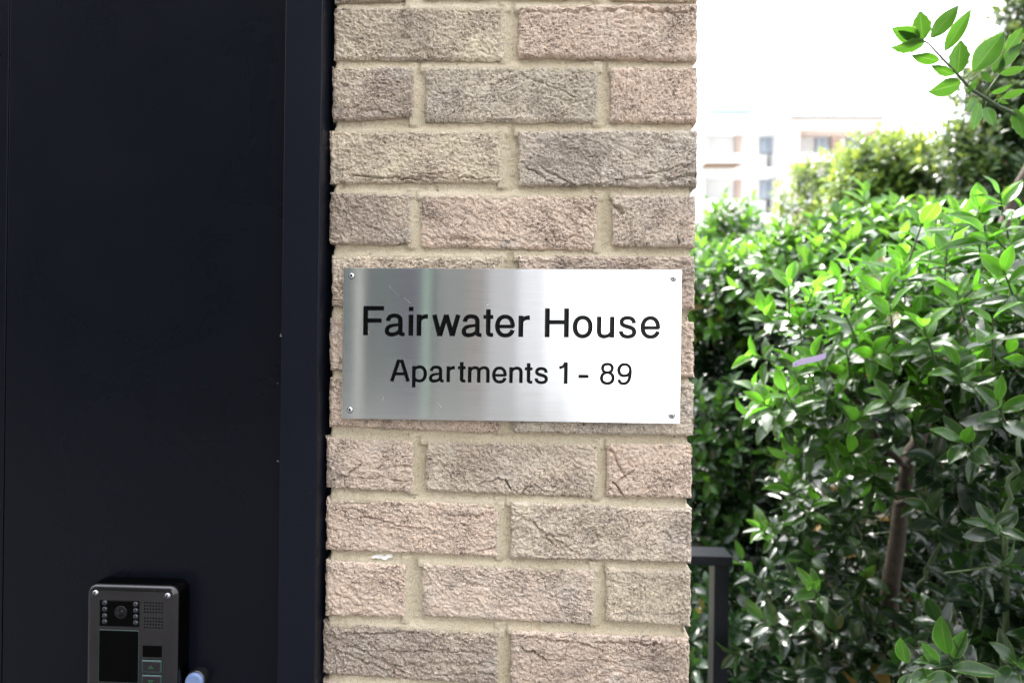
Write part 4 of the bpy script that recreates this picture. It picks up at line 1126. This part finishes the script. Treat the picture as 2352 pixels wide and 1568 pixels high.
M_HEDGE = leaf_mat('laurel leaf', (.006, .015, .010), (.05, .16, .018), (.07, .16, .03), .2, .5, (.16, .38, .026), (.02, .08, .01))
b0 = at(1680, 1000, 2.6)
plant('evergreen_hedge', 'dense dark evergreen hedge with fresh green tips behind the railing', 'hedge', (b0[0], 2.7), [
    ((1650, 710, 110, 100, 2.5, .3, 110, .066, .08, .85), {}), ((1690, 665, 140, 60, 2.8, .3, 90, .066, .08, .9), {}),
    ((1680, 860, 160, 190, 2.6, .3, 190, .066, .08, .28), {}), ((1690, 1080, 150, 130, 2.3, .25, 110, .062, .08, .42), {}), ((1650, 1000, 90, 90, 2.2, .2, 40, .062, .08, .55), {}),
    ((1650, 1280, 150, 180, 2.3, .25, 150, .062, .08, .34), {}), ((1680, 1500, 170, 130, 1.9, .25, 100, .060, .08, .3), {}),
    ((1750, 1200, 300, 500, 3.2, .35, 520, .07, .08, .1), dict(res='low', twigs=False)), ((1650, 900, 230, 300, 3.3, .3, 300, .07, .08, .2), dict(res='low', twigs=False))],
    M_HEDGE, .03, trunk_top=1.3, stem_n=4)
b0 = at(2000, 600, 2.3)
plant('tall_laurel', 'bright mid green laurel bush rising between the holly and the hedge', 'bush', (b0[0], 2.4), [
    ((1990, 590, 170, 70, 2.0, .25, 85, .066, .08, .85), {}), ((1850, 655, 110, 75, 2.0, .25, 60, .064, .08, .85), {}), ((2110, 620, 130, 80, 2.0, .25, 50, .066, .08, .75), {}),
    ((1900, 765, 200, 140, 2.2, .25, 110, .064, .08, .5), {}), ((2100, 810, 330, 220, 2.7, .3, 300, .066, .08, .3), dict(res='low', twigs=False)),
    ((2250, 690, 200, 110, 2.4, .3, 100, .066, .08, .5), {})],
    M_HEDGE, .03, trunk_top=1.6, stem_n=3)
b0 = at(2000, 1000, 4.6)
plant('rear_hedge', 'tall deep green hedge filling the ground behind the holly and the laurel', 'hedge', (b0[0], 5.2), [
    ((1800, 1030, 420, 370, 4.8, .5, 520, .10, .1, .12), dict(res='low', twigs=False)), ((2250, 1010, 350, 380, 4.8, .5, 520, .10, .1, .12), dict(res='low', twigs=False)),
    ((2000, 1350, 650, 300, 4.6, .5, 420, .11, .1, .05), dict(res='low', twigs=False))],
    M_HEDGE, .04, trunk_top=1.4, stem_n=6)
b0 = at(1650, 560, 5)
plant('small_bush', 'small pale fresh green bush under the far block balconies', 'bush', (b0[0], 5.3), [
    ((1660, 590, 90, 70, 5.0, .4, 130, .075, .1, 1.), dict(res='low', twigs=False)), ((1670, 520, 35, 40, 5.0, .3, 30, .07, .1, 1.), dict(res='low', twigs=False)), ((1620, 700, 120, 120, 5.2, .4, 120, .08, .1, .5), dict(res='low', twigs=False))],
    M_HEDGE, .03, trunk_top=1.5)
M_TREE = leaf_mat('evergreen oak leaf', (.018, .045, .018), (.17, .33, .06), (.12, .15, .05), .28, .5, (.36, .44, .07), (.12, .17, .04))
b0 = at(2050, 400, 6)
plant('background_tree', 'round olive green tree in front of the far block, sky glinting through its crown', 'tree', (b0[0], 6.6), [
    ((2040, 425, 105, 95, 6, .5, 420, .085, .12, .7), dict(res='low', twigs=False)), ((2060, 580, 190, 70, 6.2, .4, 260, .085, .12, .5), dict(res='low', twigs=False)), ((2150, 480, 190, 120, 6.3, .5, 520, .085, .12, .45), dict(res='low', twigs=False)), ((2040, 372, 40, 25, 6, .3, 24, .07, .12, .85), dict(res='low', twigs=False)),
    ((1975, 480, 62, 78, 6, .4, 130, .075, .12, .8), dict(res='low', twigs=False))],
    M_TREE, .07, trunk_top=2.8)
b0 = at(2330, 300, 5)
plant('background_tree', 'tall dark olive tree at the picture edge behind the overhanging twig', 'tree', (b0[0], 5.4), [
    ((2310, 430, 130, 170, 5.0, .5, 520, .078, .12, .2), dict(res='low', twigs=False)), ((2300, 250, 75, 110, 5.0, .4, 230, .078, .12, .25), dict(res='low', twigs=False)), ((2400, 150, 100, 160, 5.2, .4, 280, .08, .12, .2), dict(res='low', twigs=False)),
    ((2220, 380, 70, 80, 5.0, .3, 80, .07, .12, .45), dict(res='low', twigs=False)), ((2220, 560, 160, 100, 5.3, .4, 280, .078, .12, .4), dict(res='low', twigs=False)), ((2345, 60, 34, 60, 5., .25, 60, .075, .1, .3), dict(res='low', twigs=False)), ((2330, 170, 60, 60, 5., .3, 110, .075, .1, .25), dict(res='low', twigs=False)), ((2255, 190, 35, 60, 5., .2, 26, .07, .1, .4), dict(res='low', twigs=False))],
    M_TREE, .08, trunk_top=3.2)
b0 = at(1890, 440, 8)
plant('sapling', 'small yellowish green sapling against the white block wall', 'tree', (b0[0], 8.2), [
    ((1890, 430, 70, 55, 8, .4, 130, .08, .12, 1.), dict(res='low', twigs=False)), ((1860, 500, 90, 70, 8, .4, 110, .08, .12, .8), dict(res='low', twigs=False))],
    M_TREE, .05, trunk_top=2.9)

# ------------------------------------------------------------------ railing beside the pier
M_RAIL = simple('black satin rail paint', (.004, .005, .008), .35, spec=.2, noise=.1)
Yr = 1.22
a = at(1683, 1278, Yr); b_ = at(1683, 1300, Yr)
rail = empty('metal_railing', (a[0], Yr, 0), 'black metal handrail with flat top and square end post, beside the brick pier', 'railing')
MB().box(.24, a[0], Yr, Yr + .095, b_[2], a[2]).build('top_rail', M_RAIL, rail, bevel=.0015)
pl_ = at(1640, 1400, Yr + .02)[0]; pr_ = at(1674, 1400, Yr + .02)[0]
MB().box(pl_, pr_, Yr + .02, Yr + .085, 0, b_[2] - .0005).build('post', M_RAIL, rail, bevel=.0015)
